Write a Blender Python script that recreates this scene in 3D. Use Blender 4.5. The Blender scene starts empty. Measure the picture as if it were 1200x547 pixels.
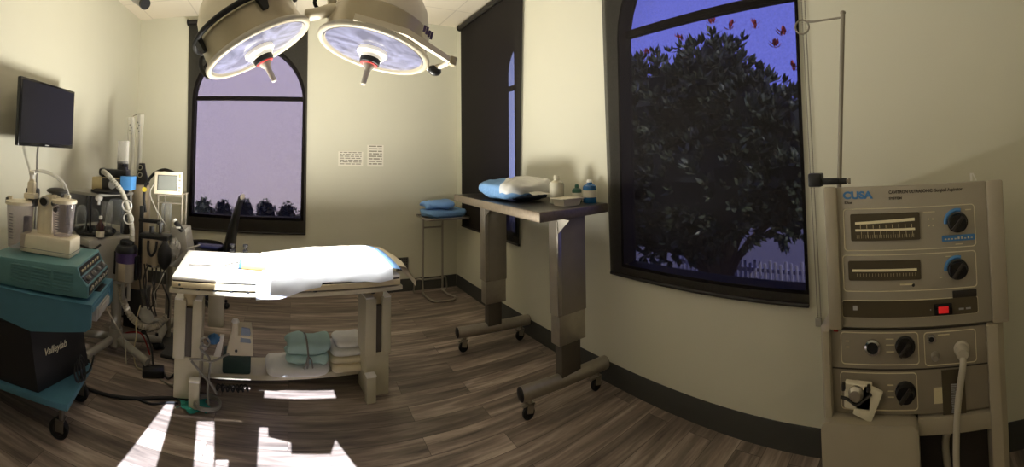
import bpy, bmesh, math, random
from mathutils import Vector, Matrix, noise
random.seed(7)
pi = math.pi
scn = bpy.context.scene
COL = scn.collection
V3 = Vector

# ------------------------------------------------------------------ materials
def lin(c):
    return tuple(((x/255)/12.92 if x/255 <= 0.04045 else (((x/255)+0.055)/1.055)**2.4) for x in c) + (1,)
MATS = {}
def mat(name, rgb, rough=.5, metal=0, var=.08, scale=14, bump=0, bscale=60, trans=0, emit=None, estr=0, coat=0, alpha=1, spec=.5, ior=1.45):
    m = bpy.data.materials.new(name); m.use_nodes = True
    nt = m.node_tree; b = nt.nodes['Principled BSDF']
    c = lin(rgb)
    tc = nt.nodes.new('ShaderNodeTexCoord')
    nz = nt.nodes.new('ShaderNodeTexNoise'); nz.inputs['Scale'].default_value = scale; nz.inputs['Detail'].default_value = 3
    nt.links.new(tc.outputs['Object'], nz.inputs['Vector'])
    mx = nt.nodes.new('ShaderNodeMix'); mx.data_type = 'RGBA'
    mx.inputs[6].default_value = tuple(x*(1-var) for x in c[:3]) + (1,)
    mx.inputs[7].default_value = tuple(min(1, x*(1+var)) for x in c[:3]) + (1,)
    nt.links.new(nz.outputs['Fac'], mx.inputs[0]); nt.links.new(mx.outputs[2], b.inputs['Base Color'])
    b.inputs['Roughness'].default_value = rough; b.inputs['Metallic'].default_value = metal
    b.inputs['Transmission Weight'].default_value = trans; b.inputs['Coat Weight'].default_value = coat
    b.inputs['Specular IOR Level'].default_value = spec; b.inputs['IOR'].default_value = ior
    b.inputs['Alpha'].default_value = alpha
    if emit:
        b.inputs['Emission Color'].default_value = lin(emit); b.inputs['Emission Strength'].default_value = estr
    if bump:
        n2 = nt.nodes.new('ShaderNodeTexNoise'); n2.inputs['Scale'].default_value = bscale; n2.inputs['Detail'].default_value = 4
        nt.links.new(tc.outputs['Object'], n2.inputs['Vector'])
        bp = nt.nodes.new('ShaderNodeBump'); bp.inputs['Strength'].default_value = bump; bp.inputs['Distance'].default_value = .01
        nt.links.new(n2.outputs['Fac'], bp.inputs['Height']); nt.links.new(bp.outputs['Normal'], b.inputs['Normal'])
    MATS[name] = m
    return m

def clear_mat(name, rgb, alpha=.25, rough=.08, tint=None, edge=.55):
    """thin clear plastic or glass: see-through sheet with a soft sheen"""
    m = bpy.data.materials.new(name); m.use_nodes = True; nt = m.node_tree
    for n in list(nt.nodes): nt.nodes.remove(n)
    out = nt.nodes.new('ShaderNodeOutputMaterial')
    tr = nt.nodes.new('ShaderNodeBsdfTransparent'); tr.inputs[0].default_value = lin(tint or (245, 245, 245))
    pb = nt.nodes.new('ShaderNodeBsdfPrincipled'); pb.inputs['Base Color'].default_value = lin(rgb); pb.inputs['Roughness'].default_value = rough
    fr = nt.nodes.new('ShaderNodeLayerWeight'); fr.inputs[0].default_value = .35
    mr = nt.nodes.new('ShaderNodeMapRange'); mr.inputs[3].default_value = alpha; mr.inputs[4].default_value = min(1, alpha+edge)
    nt.links.new(fr.outputs['Facing'], mr.inputs[0])
    mx = nt.nodes.new('ShaderNodeMixShader'); nt.links.new(mr.outputs[0], mx.inputs[0])
    nt.links.new(tr.outputs[0], mx.inputs[1]); nt.links.new(pb.outputs[0], mx.inputs[2]); nt.links.new(mx.outputs[0], out.inputs[0])
    MATS[name] = m
    return m

def mesh_fabric(name, rgb, open_):
    """screen-cloth blind: dark yarn with open weave"""
    m = bpy.data.materials.new(name); m.use_nodes = True; nt = m.node_tree
    for n in list(nt.nodes): nt.nodes.remove(n)
    out = nt.nodes.new('ShaderNodeOutputMaterial')
    tr = nt.nodes.new('ShaderNodeBsdfTransparent')
    df = nt.nodes.new('ShaderNodeBsdfPrincipled'); df.inputs['Roughness'].default_value = .8; df.inputs['Specular IOR Level'].default_value = .2
    tc = nt.nodes.new('ShaderNodeTexCoord'); nz = nt.nodes.new('ShaderNodeTexNoise'); nz.inputs['Scale'].default_value = 90
    nt.links.new(tc.outputs['Object'], nz.inputs['Vector'])
    mp = nt.nodes.new('ShaderNodeMapRange'); mp.inputs[3].default_value = open_*.8; mp.inputs[4].default_value = open_*1.2
    nt.links.new(nz.outputs['Fac'], mp.inputs[0])
    c = lin(rgb); df.inputs['Base Color'].default_value = c
    ge = nt.nodes.new('ShaderNodeNewGeometry'); dt = nt.nodes.new('ShaderNodeVectorMath'); dt.operation = 'DOT_PRODUCT'
    nt.links.new(ge.outputs['Incoming'], dt.inputs[0]); nt.links.new(ge.outputs['Normal'], dt.inputs[1])
    ab = nt.nodes.new('ShaderNodeMath'); ab.operation = 'ABSOLUTE'; nt.links.new(dt.outputs['Value'], ab.inputs[0])
    ma = nt.nodes.new('ShaderNodeMapRange'); ma.inputs[1].default_value = .47; ma.inputs[2].default_value = .75; ma.inputs[3].default_value = .16; ma.inputs[4].default_value = 1
    nt.links.new(ab.outputs[0], ma.inputs[0])
    mu = nt.nodes.new('ShaderNodeMath'); mu.operation = 'MULTIPLY'; nt.links.new(mp.outputs[0], mu.inputs[0]); nt.links.new(ma.outputs[0], mu.inputs[1])
    mx = nt.nodes.new('ShaderNodeMixShader')
    nt.links.new(mu.outputs[0], mx.inputs[0]); nt.links.new(df.outputs[0], mx.inputs[1]); nt.links.new(tr.outputs[0], mx.inputs[2])
    nt.links.new(mx.outputs[0], out.inputs[0])
    MATS[name] = m
    return m

mat('wall_paint', (206, 204, 186), .62, var=.02, scale=3, bump=.05, bscale=180)
mat('rubber_base', (58, 58, 55), .55)
mat('cream_metal', (188, 182, 158), .4)
mat('cream_plastic', (222, 213, 190), .42)
mat('beige_rail', (196, 182, 148), .35)
mat('white_plastic', (228, 226, 220), .4)
mat('white_cloth', (226, 226, 224), .9, bump=.35, bscale=120)
mat('drape_paper', (238, 238, 238), .8, bump=.25, bscale=40)
mat('drape_blue', (120, 165, 225), .7)
mat('drape_film', (222, 230, 240), .6)
mat('teal_towel', (176, 208, 204), .95, bump=.5, bscale=150)
mat('teal_cloth', (50, 140, 130), .9, bump=.4)
mat('pad_beige', (200, 176, 130), .9, bump=.3)
mat('yellow_towel', (226, 216, 188), .95, bump=.45, bscale=150)
mat('black_plastic', (22, 22, 23), .4)
mat('black_rubber', (16, 16, 17), .6)
mat('black_gloss', (10, 10, 13), .18)
mat('screen_black', (9, 10, 14), .3)
mat('dark_grey', (58, 58, 58), .5)
mat('mid_grey', (120, 118, 112), .5)
mat('light_grey', (150, 147, 139), .5)
mat('steel', (172, 166, 154), .36, .8, var=.12, scale=30)
mat('steel_dull', (140, 133, 120), .6, .15, var=.12)
mat('steel_dark', (84, 78, 70), .55, .2)
mat('steel_top', (104, 99, 92), .3, .9, var=.15, scale=25)  # colour darkened to paint in the dark blind's reflection on the table
mat('chrome', (205, 205, 205), .15, 1)
mat('teal_metal', (84, 126, 130), .45, var=.1)
mat('teal_paint', (70, 112, 118), .5, var=.1)
mat('blue_cart', (66, 110, 128), .45, var=.1)
mat('dark_unit', (24, 24, 26), .5)
mat('white_ink', (215, 210, 180), .6)
mat('blue_ink', (62, 112, 160), .6)
mat('dark_ink', (62, 54, 44), .7)
mat('grey_ink', (150, 150, 150), .7)
mat('red_ink', (150, 40, 40), .6)
mat('yellow_plastic', (210, 190, 60), .5)
mat('red_glow', (200, 30, 30), .4, emit=(215, 40, 40), estr=.28)
mat('console', (146, 138, 122), .5, var=.05, bump=.04, bscale=300)
mat('console_low', (130, 121, 105), .5, var=.05, bump=.04, bscale=300)
mat('console_trim', (152, 143, 125), .42, var=.05)
mat('panel_line', (205, 195, 165), .5)
mat('meter_face', (72, 64, 48), .3)
mat('meter_bar', (225, 215, 180), .5)
mat('knob_black', (20, 19, 18), .3)
mat('label_dark', (40, 36, 32), .4)
mat('label_tan', (196, 184, 150), .7)
mat('hose_grey', (168, 161, 146), .45)
mat('hose_white', (176, 173, 162), .5)
mat('blue_box', (70, 130, 190), .5)
mat('yellow_beige', (176, 160, 118), .5)
mat('gas_beige', (176, 162, 138), .4, .3)
mat('purple_band', (66, 48, 92), .45)
mat('brown_glass', (48, 22, 16), .15)
mat('paper', (226, 222, 208), .8, var=.03)
mat('paper_ink', (128, 122, 108), .8)
mat('blue_wrap', (104, 144, 188), .75, bump=.6, bscale=60)
mat('dark_wrap', (36, 46, 62), .6)
mat('blue_liquid', (36, 96, 150), .25)
mat('green_liquid', (30, 80, 62), .3)
mat('tray_cream', (212, 204, 182), .5)
mat('bottle_haze', (190, 186, 168), .45)
mat('steel_edge', (128, 116, 98), .45, .4, var=.3, scale=40)
mat('green_dark', (38, 62, 56), .6)
mat('screen_blue', (150, 165, 190), .25)
mat('screen_grey', (128, 132, 128), .3)
mat('lamp_cream', (222, 214, 194), .35)
mat('lamp_rim', (158, 150, 130), .4, emit=(255, 246, 222), estr=.06)
mat('lamp_band', (176, 166, 142), .3, .15)
mat('red_ring', (200, 60, 60), .4, emit=(235, 70, 60), estr=.1)
mat('hub_white', (245, 240, 225), .4, emit=(255, 248, 225), estr=.45)
mat('handle_grey', (188, 184, 172), .35)
mat('window_frame', (22, 18, 17), .7, spec=.1)
mat('window_reveal', (96, 86, 78), .7)
mat('blind_rail', (26, 22, 20), .5)
mat('bead', (120, 114, 104), .4)
mat('bark', (58, 46, 38), .9)
mat('leaf', (58, 66, 46), .55, var=.4, scale=3)
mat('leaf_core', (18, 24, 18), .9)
mat('hedge_leaf', (112, 118, 100), .7, var=.3)
mat('flower_red', (170, 50, 50), .7)
mat('fence_paint', (150, 147, 158), .7)
mat('asphalt', (74, 71, 78), .95, bump=.2)
mat('stucco', (232, 218, 208), .9, bump=.1)
mat('grille_black', (20, 20, 20), .5)
clear_mat('clear_plastic', (215, 212, 205), .10)
clear_mat('canister_clear', (185, 178, 180), .14, tint=(236, 232, 234))
clear_mat('pouch_clear', (232, 230, 222), .3, .25)
clear_mat('wrap_clear', (225, 225, 225), .16, .2)
clear_mat('film_white', (226, 224, 216), .62, .25)
clear_mat('glass_clear', (210, 215, 215), .08, .03)
clear_mat('pane_glass', (200, 205, 215), .02, .03, edge=.05)
mesh_fabric('blind_mesh', (24, 20, 18), .22)
M_ = MATS

# lens of the surgical lamp: bright swirled glass
m = mat('lamp_lens', (70, 70, 84), .12, emit=(196, 196, 226), estr=.55)
nt = m.node_tree; b = nt.nodes['Principled BSDF']
tc = nt.nodes.new('ShaderNodeTexCoord'); wv = nt.nodes.new('ShaderNodeTexNoise'); wv.inputs['Scale'].default_value = 3.6; wv.inputs['Distortion'].default_value = 2.4; wv.inputs['Detail'].default_value = 2
nt.links.new(tc.outputs['Object'], wv.inputs['Vector'])
mr = nt.nodes.new('ShaderNodeMapRange'); mr.inputs[1].default_value = .35; mr.inputs[2].default_value = .7; mr.inputs[3].default_value = .2; mr.inputs[4].default_value = .85
nt.links.new(wv.outputs['Fac'], mr.inputs[0]); nt.links.new(mr.outputs[0], b.inputs['Emission Strength'])

# vinyl plank floor
m = bpy.data.materials.new('floor_plank'); m.use_nodes = True; nt = m.node_tree; b = nt.nodes['Principled BSDF']
tc = nt.nodes.new('ShaderNodeTexCoord')
br = nt.nodes.new('ShaderNodeTexBrick'); br.offset = .37; br.offset_frequency = 2
br.inputs['Color1'].default_value = (0, 0, 0, 1); br.inputs['Color2'].default_value = (1, 1, 1, 1); br.inputs['Mortar'].default_value = (.5, .5, .5, 1)
br.inputs['Scale'].default_value = 1; br.inputs['Mortar Size'].default_value = .0012; br.inputs['Bias'].default_value = 0
br.inputs['Brick Width'].default_value = 1.22; br.inputs['Row Height'].default_value = .152
nt.links.new(tc.outputs['Object'], br.inputs['Vector'])
mp = nt.nodes.new('ShaderNodeMapping'); mp.inputs['Scale'].default_value = (1.1, 13, 1)
nt.links.new(tc.outputs['Object'], mp.inputs['Vector'])
ad = nt.nodes.new('ShaderNodeVectorMath'); ad.operation = 'MULTIPLY_ADD'; ad.inputs[1].default_value = (5, 9, 3)
nt.links.new(br.outputs['Color'], ad.inputs[0]); nt.links.new(mp.outputs[0], ad.inputs[2])
ng = nt.nodes.new('ShaderNodeTexNoise'); ng.inputs['Scale'].default_value = 1.3; ng.inputs['Detail'].default_value = 6; ng.inputs['Roughness'].default_value = .62; ng.inputs['Distortion'].default_value = .4
nt.links.new(ad.outputs[0], ng.inputs['Vector'])
cr = nt.nodes.new('ShaderNodeValToRGB')
e = cr.color_ramp.elements; e[0].position = .3; e[0].color = lin((76, 68, 62)); e[1].position = .72; e[1].color = lin((186, 171, 157))
x_ = cr.color_ramp.elements.new(.5); x_.color = lin((130, 117, 107))
nt.links.new(ng.outputs['Fac'], cr.inputs[0])
mx = nt.nodes.new('ShaderNodeMix'); mx.data_type = 'RGBA'; mx.blend_type = 'MULTIPLY'; mx.inputs[0].default_value = 1
bw = nt.nodes.new('ShaderNodeMapRange'); bw.inputs[3].default_value = .62; bw.inputs[4].default_value = 1.15
nt.links.new(br.outputs['Color'], bw.inputs[0]); nt.links.new(cr.outputs[0], mx.inputs[6]); nt.links.new(bw.outputs[0], mx.inputs[7])
m2 = nt.nodes.new('ShaderNodeMix'); m2.data_type = 'RGBA'; m2.inputs[7].default_value = lin((44, 38, 34))
nt.links.new(br.outputs['Fac'], m2.inputs[0]); nt.links.new(mx.outputs[2], m2.inputs[6]); nt.links.new(m2.outputs[2], b.inputs['Base Color'])
b.inputs['Roughness'].default_value = .42; b.inputs['Specular IOR Level'].default_value = .35
M_['floor_plank'] = m

# ceiling tiles
m = bpy.data.materials.new('ceiling_tile'); m.use_nodes = True; nt = m.node_tree; b = nt.nodes['Principled BSDF']
tc = nt.nodes.new('ShaderNodeTexCoord'); br = nt.nodes.new('ShaderNodeTexBrick'); br.offset = 0
br.inputs['Color1'].default_value = lin((226, 216, 196)); br.inputs['Color2'].default_value = lin((222, 212, 193)); br.inputs['Mortar'].default_value = lin((206, 196, 178))
br.inputs['Scale'].default_value = 1; br.inputs['Mortar Size'].default_value = .008; br.inputs['Brick Width'].default_value = .61; br.inputs['Row Height'].default_value = .61
nt.links.new(tc.outputs['Object'], br.inputs['Vector']); nt.links.new(br.outputs['Color'], b.inputs['Base Color']); b.inputs['Roughness'].default_value = .8
M_['ceiling_tile'] = m

# ------------------------------------------------------------------ shape helpers
def rot_to(d):
    return Vector(d).normalized().to_track_quat('Z', 'Y').to_matrix().to_4x4()

class B:
    """collects shapes into one mesh"""
    def __init__(s, M=None):
        s.bm = bmesh.new(); s.M = M or Matrix.Identity(4); s.slot = 0; s.mats = []
    def use(s, name):
        if name not in s.mats: s.mats.append(name)
        s.slot = s.mats.index(name); return s
    def _put(s, verts, faces, smooth=None):
        vs = [s.bm.verts.new(s.M @ Vector(v)) for v in verts]
        for f in faces:
            try:
                F = s.bm.faces.new([vs[i] for i in f]); F.material_index = s.slot
            except ValueError: pass
        return vs
    def box(s, lo, hi, bev=0, seg=2, R=None):
        t = bmesh.new()
        c = [(a+b_)/2 for a, b_ in zip(lo, hi)]; d = [abs(b_-a) for a, b_ in zip(lo, hi)]
        bmesh.ops.create_cube(t, size=1)
        for v in t.verts: v.co = Vector((v.co.x*d[0], v.co.y*d[1], v.co.z*d[2]))
        if bev: bmesh.ops.bevel(t, geom=list(t.edges), offset=min(bev, min(d)*.45), segments=seg, profile=.5, affect='EDGES', clamp_overlap=True)
        if R is not None: bmesh.ops.transform(t, matrix=R.to_4x4(), verts=t.verts)
        bmesh.ops.translate(t, vec=c, verts=t.verts)
        s._merge(t); return s
    def _merge(s, t):
        t.verts.ensure_lookup_table(); t.verts.index_update()
        s._put([v.co.copy() for v in t.verts], [[v.index for v in f.verts] for f in t.faces]); t.free()
    def cyl(s, p0, p1, r0, r1=None, n=20, bev=0):
        p0 = Vector(p0); p1 = Vector(p1); r1 = r0 if r1 is None else r1
        L = (p1-p0).length
        if bev: prof = [(0, 0), (r0-bev, 0), (r0, bev), (r1, L-bev), (r1-bev, L), (0, L)]
        else: prof = [(0, 0), (r0, 0), (r1, L), (0, L)]
        return s.lathe(prof, n, Matrix.Translation(p0) @ rot_to(p1-p0))
    def lathe(s, prof, n=28, M=None):
        M = M or Matrix.Identity(4); vs = []; fs = []; rows = []
        for r, z in prof:
            if r < 1e-6: rows.append([len(vs)]); vs.append(M @ Vector((0, 0, z)))
            else:
                row = []
                for k in range(n):
                    a = 2*pi*k/n; row.append(len(vs)); vs.append(M @ Vector((r*math.cos(a), r*math.sin(a), z)))
                rows.append(row)
        for A, C in zip(rows, rows[1:]):
            for k in range(n):
                k2 = (k+1) % n
                if len(A) == 1 and len(C) == 1: break
                if len(A) == 1: fs.append((A[0], C[k], C[k2]))
                elif len(C) == 1: fs.append((A[k], A[k2], C[0]))
                else: fs.append((A[k], A[k2], C[k2], C[k]))
        s._put(vs, fs); return s
    def tube(s, pts, r, n=8, sm=5, closed=False, rib=0):
        P = [Vector(p) for p in pts]
        if sm and len(P) > 2:
            Q = []; N = len(P); rng = range(N if closed else N-1)
            for i in rng:
                g = (lambda j: P[j % N]) if closed else (lambda j: P[max(0, min(N-1, j))])
                a, b_, c, d = g(i-1), g(i), g(i+1), g(i+2)
                for k in range(sm):
                    t = k/sm
                    Q.append(.5*((2*b_)+(c-a)*t+(2*a-5*b_+4*c-d)*t*t+(3*b_-a-3*c+d)*t**3))
            if not closed: Q.append(P[-1])
            P = Q
        N = len(P); vs = []; fs = []; up = None
        for i, p in enumerate(P):
            d = (P[(i+1) % N]-P[i-1]) if closed else (P[min(N-1, i+1)]-P[max(0, i-1)])
            d = d.normalized() if d.length > 1e-9 else Vector((0, 0, 1))
            if up is None: up = d.orthogonal().normalized()
            up = (up - d*up.dot(d)); up = up.normalized() if up.length > 1e-6 else d.orthogonal().normalized()
            w = d.cross(up); rr = r*(1+rib*(1 if i % 2 else -1))
            for k in range(n):
                a = 2*pi*k/n; vs.append(p + up*rr*math.cos(a) + w*rr*math.sin(a))
        for i in range(N if closed else N-1):
            j = (i+1) % N
            for k in range(n):
                k2 = (k+1) % n; fs.append((i*n+k, i*n+k2, j*n+k2, j*n+k))
        if not closed: fs += [tuple(range(n))[::-1], tuple((N-1)*n+k for k in range(n))]
        s._put(vs, fs); return s
    def prism(s, poly, lo, hi, ax='z', bev=0):
        """poly extruded along ax; poly gives the other two coordinates in xyz order"""
        def mk(p, h): return {'z': (p[0], p[1], h), 'y': (p[0], h, p[1]), 'x': (h, p[0], p[1])}[ax]
        t = bmesh.new()
        a = [t.verts.new(mk(p, lo)) for p in poly]; c = [t.verts.new(mk(p, hi)) for p in poly]; n = len(poly)
        t.faces.new(a[::-1]); t.faces.new(c)
        for i in range(n): t.faces.new((a[i], a[(i+1) % n], c[(i+1) % n], c[i]))
        if bev: bmesh.ops.bevel(t, geom=list(t.edges), offset=bev, segments=2, profile=.5, affect='EDGES', clamp_overlap=True)
        s._merge(t); return s
    def hull(s, bot, top):
        n = len(bot)
        s._put(list(bot)+list(top), [tuple(range(n))[::-1], tuple(range(n, 2*n))] + [(i, (i+1) % n, n+(i+1) % n, n+i) for i in range(n)]); return s
    def ell(s, c, r, n=18, m=10, amp=0, fr=4, M=None):
        vs = []; fs = []
        for j in range(m+1):
            th = pi*j/m
            for k in range(n):
                ph = 2*pi*k/n; d = Vector((math.sin(th)*math.cos(ph), math.sin(th)*math.sin(ph), math.cos(th)))
                f = 1+(amp*noise.noise(d*fr+Vector(c)) if amp else 0)
                q = Vector((d.x*r[0]*f, d.y*r[1]*f, d.z*r[2]*f))
                if M is not None: q = M @ q
                vs.append(q+Vector(c))
        for j in range(m):
            for k in range(n):
                k2 = (k+1) % n; fs.append((j*n+k, j*n+k2, (j+1)*n+k2, (j+1)*n+k))
        s._put(vs, fs); return s
    def torus(s, c, axis, R, r, n=24, m=8, a0=0, a1=2*pi):
        Rm = rot_to(axis); full = abs(a1-a0-2*pi) < 1e-6
        pts = [Vector(c)+Rm.to_3x3() @ Vector((R*math.cos(a0+(a1-a0)*k/n), R*math.sin(a0+(a1-a0)*k/n), 0)) for k in range(n if full else n+1)]
        return s.tube(pts, r, m, 0, full)
    def grid(s, f, nu, nv):
        vs = [f(i/nu, j/nv) for j in range(nv+1) for i in range(nu+1)]
        fs = [(j*(nu+1)+i, j*(nu+1)+i+1, (j+1)*(nu+1)+i+1, (j+1)*(nu+1)+i) for j in range(nv) for i in range(nu)]
        s._put(vs, fs); return s

ROOT = {}
def props(o, label=None, cat=None, group=None, kind=None):
    for k, v in (('label', label), ('category', cat), ('group', group), ('kind', kind)):
        if v: o[k] = v
    return o
def thing(name, label, cat, loc, group=None):
    o = bpy.data.objects.new(name, None); COL.objects.link(o); o.location = loc; o.empty_display_size = .1
    ROOT[o.name] = Vector(loc)
    return props(o, label, cat, group)
def obj(name, b, m=None, parent=None, angle=38, label=None, loc=None, doubles=False):
    """b: a B. Its coordinates are world metres; stored relative to the thing's base"""
    bm = b.bm
    bmesh.ops.remove_doubles(bm, verts=bm.verts, dist=1e-6)
    bmesh.ops.recalc_face_normals(bm, faces=bm.faces)
    off = ROOT[parent.name] if parent else Vector(loc or (0, 0, 0))
    bmesh.ops.translate(bm, vec=-off, verts=bm.verts)
    first = None
    for piece in (islands(bm) if name in SEPARATE else [bm]):
        me = bpy.data.meshes.new(name); piece.to_mesh(me); piece.free()
        for n in (b.mats or [m]): me.materials.append(M_[n])
        for p in me.polygons: p.use_smooth = True
        me.set_sharp_from_angle(angle=math.radians(angle))
        o = bpy.data.objects.new(name, me); COL.objects.link(o)
        if parent: o.parent = parent
        else: o.location = off
        ROOT[o.name] = off
        if label: o['label'] = label
        first = first or o
    return first
SEPARATE = set('end_bracket stem rail_clip bolt coil indicator button socket crossbar rear_loop drain_pipe side_arm valve tubing rim_tab side_trim side_frame side_rail under_rail rail upper_sleeve drop_tube top_plate end_cap yoke_arm edge_strip control_knob cap_mark post crossrail lead drawer_seam sheet_clip legend symbol panel_marking'.split())
def islands(bm):
    """each loose piece of a mesh as a mesh of its own"""
    bm.verts.ensure_lookup_table(); bm.verts.index_update(); seen = {}; groups = []
    for v in bm.verts:
        if v.index in seen: continue
        st = [v]; seen[v.index] = len(groups); g = []
        while st:
            a = st.pop(); g.append(a)
            for e in a.link_edges:
                w = e.other_vert(a)
                if w.index not in seen: seen[w.index] = len(groups); st.append(w)
        groups.append(g)
    if len(groups) == 1: return [bm]
    out = []
    for k, g in enumerate(groups):
        t = bmesh.new(); mp = {v.index: t.verts.new(v.co) for v in g}
        for f in {f for v in g for f in v.link_faces}:
            F = t.faces.new([mp[v.index] for v in f.verts]); F.material_index = f.material_index
        out.append(t)
    bm.free(); return out
def text(name, body, size, loc, rot, m, parent, bold=0, shear=0, depth=.0006, align='LEFT', xs=1):
    cu = bpy.data.curves.new(name, 'FONT'); cu.body = body; cu.size = size; cu.extrude = depth; cu.offset = bold; cu.shear = shear; cu.align_x = align
    t = bpy.data.objects.new('tmp', cu); COL.objects.link(t)
    dg = bpy.context.evaluated_depsgraph_get(); me = bpy.data.meshes.new_from_object(t.evaluated_get(dg))
    bpy.data.objects.remove(t); me.name = name
    Mx = Matrix.Translation(Vector(loc)-(ROOT[parent.name])) @ rot.to_4x4() @ Matrix.Diagonal((xs, 1, 1, 1))
    me.transform(Mx); me.materials.clear(); me.materials.append(M_[m])
    o = bpy.data.objects.new(name, me); COL.objects.link(o); o.parent = parent; ROOT[o.name] = ROOT[parent.name]
    return o
def ML(loc, deg):
    return Matrix.Translation(loc) @ Matrix.Rotation(math.radians(deg), 4, 'Z')
def rrect(y0, z0, y1, z1, r, n=5):
    """rounded rectangle outline as 2-D points"""
    P = []
    for cx, cy, a in ((y1-r, z1-r, 0), (y0+r, z1-r, 90), (y0+r, z0+r, 180), (y1-r, z0+r, 270)):
        for k in range(n+1):
            t = math.radians(a+90*k/n); P.append((cx+r*math.cos(t), cy+r*math.sin(t)))
    return P

# ------------------------------------------------------------------ the room
RX, LX, DY, CH, FY = 2.078, -1.998, 4.819, 3.371, -2.2
def struct(name, b, m=None, parent=None, angle=38):
    o = obj(name, b, m, parent, angle)
    if not parent: o['kind'] = 'structure'
    return o
def arch(u0, u1, z0, spring, rise=None, n=20):
    c = (u0+u1)/2; r = (u1-u0)/2; rise = rise or r
    return [(u0, z0), (u1, z0)] + [(c+r*math.cos(pi*k/n), spring+rise*math.sin(pi*k/n)) for k in range(n+1)]
def wall_with_holes(name, u0, u1, holes, place, thick):
    t = bmesh.new(); es = []
    def loop(P):
        vs = [t.verts.new((p[0], p[1], 0)) for p in P]
        for i in range(len(vs)): es.append(t.edges.new((vs[i], vs[(i+1) % len(vs)])))
    loop([(u0, 0), (u1, 0), (u1, CH), (u0, CH)])
    for h in holes: loop(h)
    bmesh.ops.triangle_fill(t, use_beauty=True, use_dissolve=False, edges=es)
    g = bmesh.ops.extrude_face_region(t, geom=list(t.faces))
    for v in g['geom']:
        if isinstance(v, bmesh.types.BMVert): v.co.z = thick
    b = B(); t.verts.index_update(); b._put([place(*v.co) for v in t.verts], [[v.index for v in f.verts] for f in t.faces]); t.free()
    return struct(name, b, 'wall_paint', angle=20)

W1 = (-1.265, .135, .865, 2.32); W2 = (3.34, 4.14, .86, 2.62); W3 = (.638, 1.965, .845, 2.47)
wall_with_holes('wall_back', LX-.12, RX+.12, [arch(*W1)], lambda u, z, d: (u, DY+d, z), .12)
wall_with_holes('wall_right', FY, DY, [arch(*W2), arch(*W3)], lambda u, z, d: (RX+d, u, z), .12)
struct('wall_left', B().box((LX-.12, FY, 0), (LX, DY, CH)), 'wall_paint')
struct('wall_front', B().box((LX-.12, FY-.12, 0), (RX+.12, FY, CH)), 'wall_paint')
struct('floor', B().box((LX-.12, FY-.12, -.08), (RX+.12, DY+.12, 0)), 'floor_plank')
struct('ceiling', B().box((LX-.12, FY-.12, CH), (RX+.12, DY+.12, CH+.08)), 'ceiling_tile')
prof = [(0, 0), (.012, 0), (.008, .02), (.007, .14), (.004, .147), (0, .147)]
struct('baseboard_back', B().prism([(DY-p[0], p[1]) for p in prof], LX+.012, RX-.012, 'x'), 'rubber_base')
struct('baseboard_right', B().prism([(RX-p[0], p[1]) for p in prof], FY, DY, 'y'), 'rubber_base')
struct('baseboard_left', B().prism([(LX+p[0], p[1]) for p in prof], FY, DY, 'y'), 'rubber_base')

def window(name, W, place, dep, mull, depth_frame=.05, fmat='window_frame'):
    """arched sash: outer frame, glazing bar at the spring of the arch, panes"""
    u0, u1, z0, sp = W
    fw = .02 if name == 'window_3' else .035
    out = arch(u0, u1, z0, sp); inn = arch(u0+fw, u1-fw, z0+fw, sp)
    b = B(); n = len(out)
    def ring(d): return [place(p[0], p[1], d) for p in out], [place(p[0], p[1], d) for p in inn]
    a0, i0 = ring(dep-depth_frame); a1, i1 = ring(dep+.03)
    vs = a0+i0+a1+i1; fs = []
    for k in range(n):
        j = (k+1) % n
        fs += [(k, j, n+j, n+k), (2*n+k, 3*n+k, 3*n+j, 2*n+j), (k, 2*n+k, 2*n+j, j), (n+k, n+j, 3*n+j, 3*n+k)]
    b._put(vs, fs)
    fr = struct(name, b, fmat)
    c = B()
    c.hull([place(u0+.01, mull-.03, dep-.03), place(u1-.01, mull-.03, dep-.03), place(u1-.01, mull-.03, dep+.02), place(u0+.01, mull-.03, dep+.02)],
           [place(u0+.01, mull+.02, dep-.03), place(u1-.01, mull+.02, dep-.03), place(u1-.01, mull+.02, dep+.02), place(u0+.01, mull+.02, dep+.02)])
    obj('glazing_bar', c, 'window_frame', fr)
    g = B(); P = arch(u0+.02, u1-.02, z0+.02, sp)
    g._put([place(p[0], p[1], dep+.005) for p in P], [tuple(range(len(P)))])
    obj('pane', g, 'pane_glass', fr)
    return fr
window('window_1', W1, lambda u, z, d: (u, DY+d, z), .10, 2.345, .10)
window('window_2', W2, lambda u, z, d: (RX+d, u, z), .34, 2.45, .34, 'window_reveal')
window('window_3', W3, lambda u, z, d: (RX+d, u, z), .10, 2.515, .10)

# ------------------------------------------------------------------ roller blinds
def blind(label, place, u0t, u1t, u0b, u1b, zb, zt, rim=.03):
    """place(u, z, d): d metres out from the wall"""
    t = thing('roller_blind', label, 'blind', place((u0b+u1b)/2, zb, .03), 'dark roller blinds')
    b = B()
    def f(i, j):
        u = (u0b+(u1b-u0b)*i)*(1-j)+(u0t+(u1t-u0t)*i)*j
        return place(u, zb+(zt-zb)*j, .022+.004*math.sin(i*9)*(1-j))
    b.grid(f, 12, 24); obj('fabric', b, 'blind_mesh', t)
    r = B().cyl(place(u0t-.0, zt+.01, .035), place(u1t, zt+.01, .035), .032, n=20); obj('roller_tube', r, 'blind_rail', t)
    k = B()
    for u in (u0t-.012, u1t+.004): k.cyl(place(u, zt+.01, .035), place(u+.008, zt+.01, .035), .042, n=20)
    obj('end_bracket', k, 'black_plastic', t)
    q = B().cyl(place(u0b+.004, zb+.006, .022), place(u1b-.004, zb+.006, .022), .012, n=10); obj('bottom_rail', q, 'blind_rail', t)
    return t
bl1 = blind('dark roller blind on the back wall beside the taped papers', lambda u, z, d: (u, DY-d, z), -1.335, .145, -1.285, .165, .712, 3.27)
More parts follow.
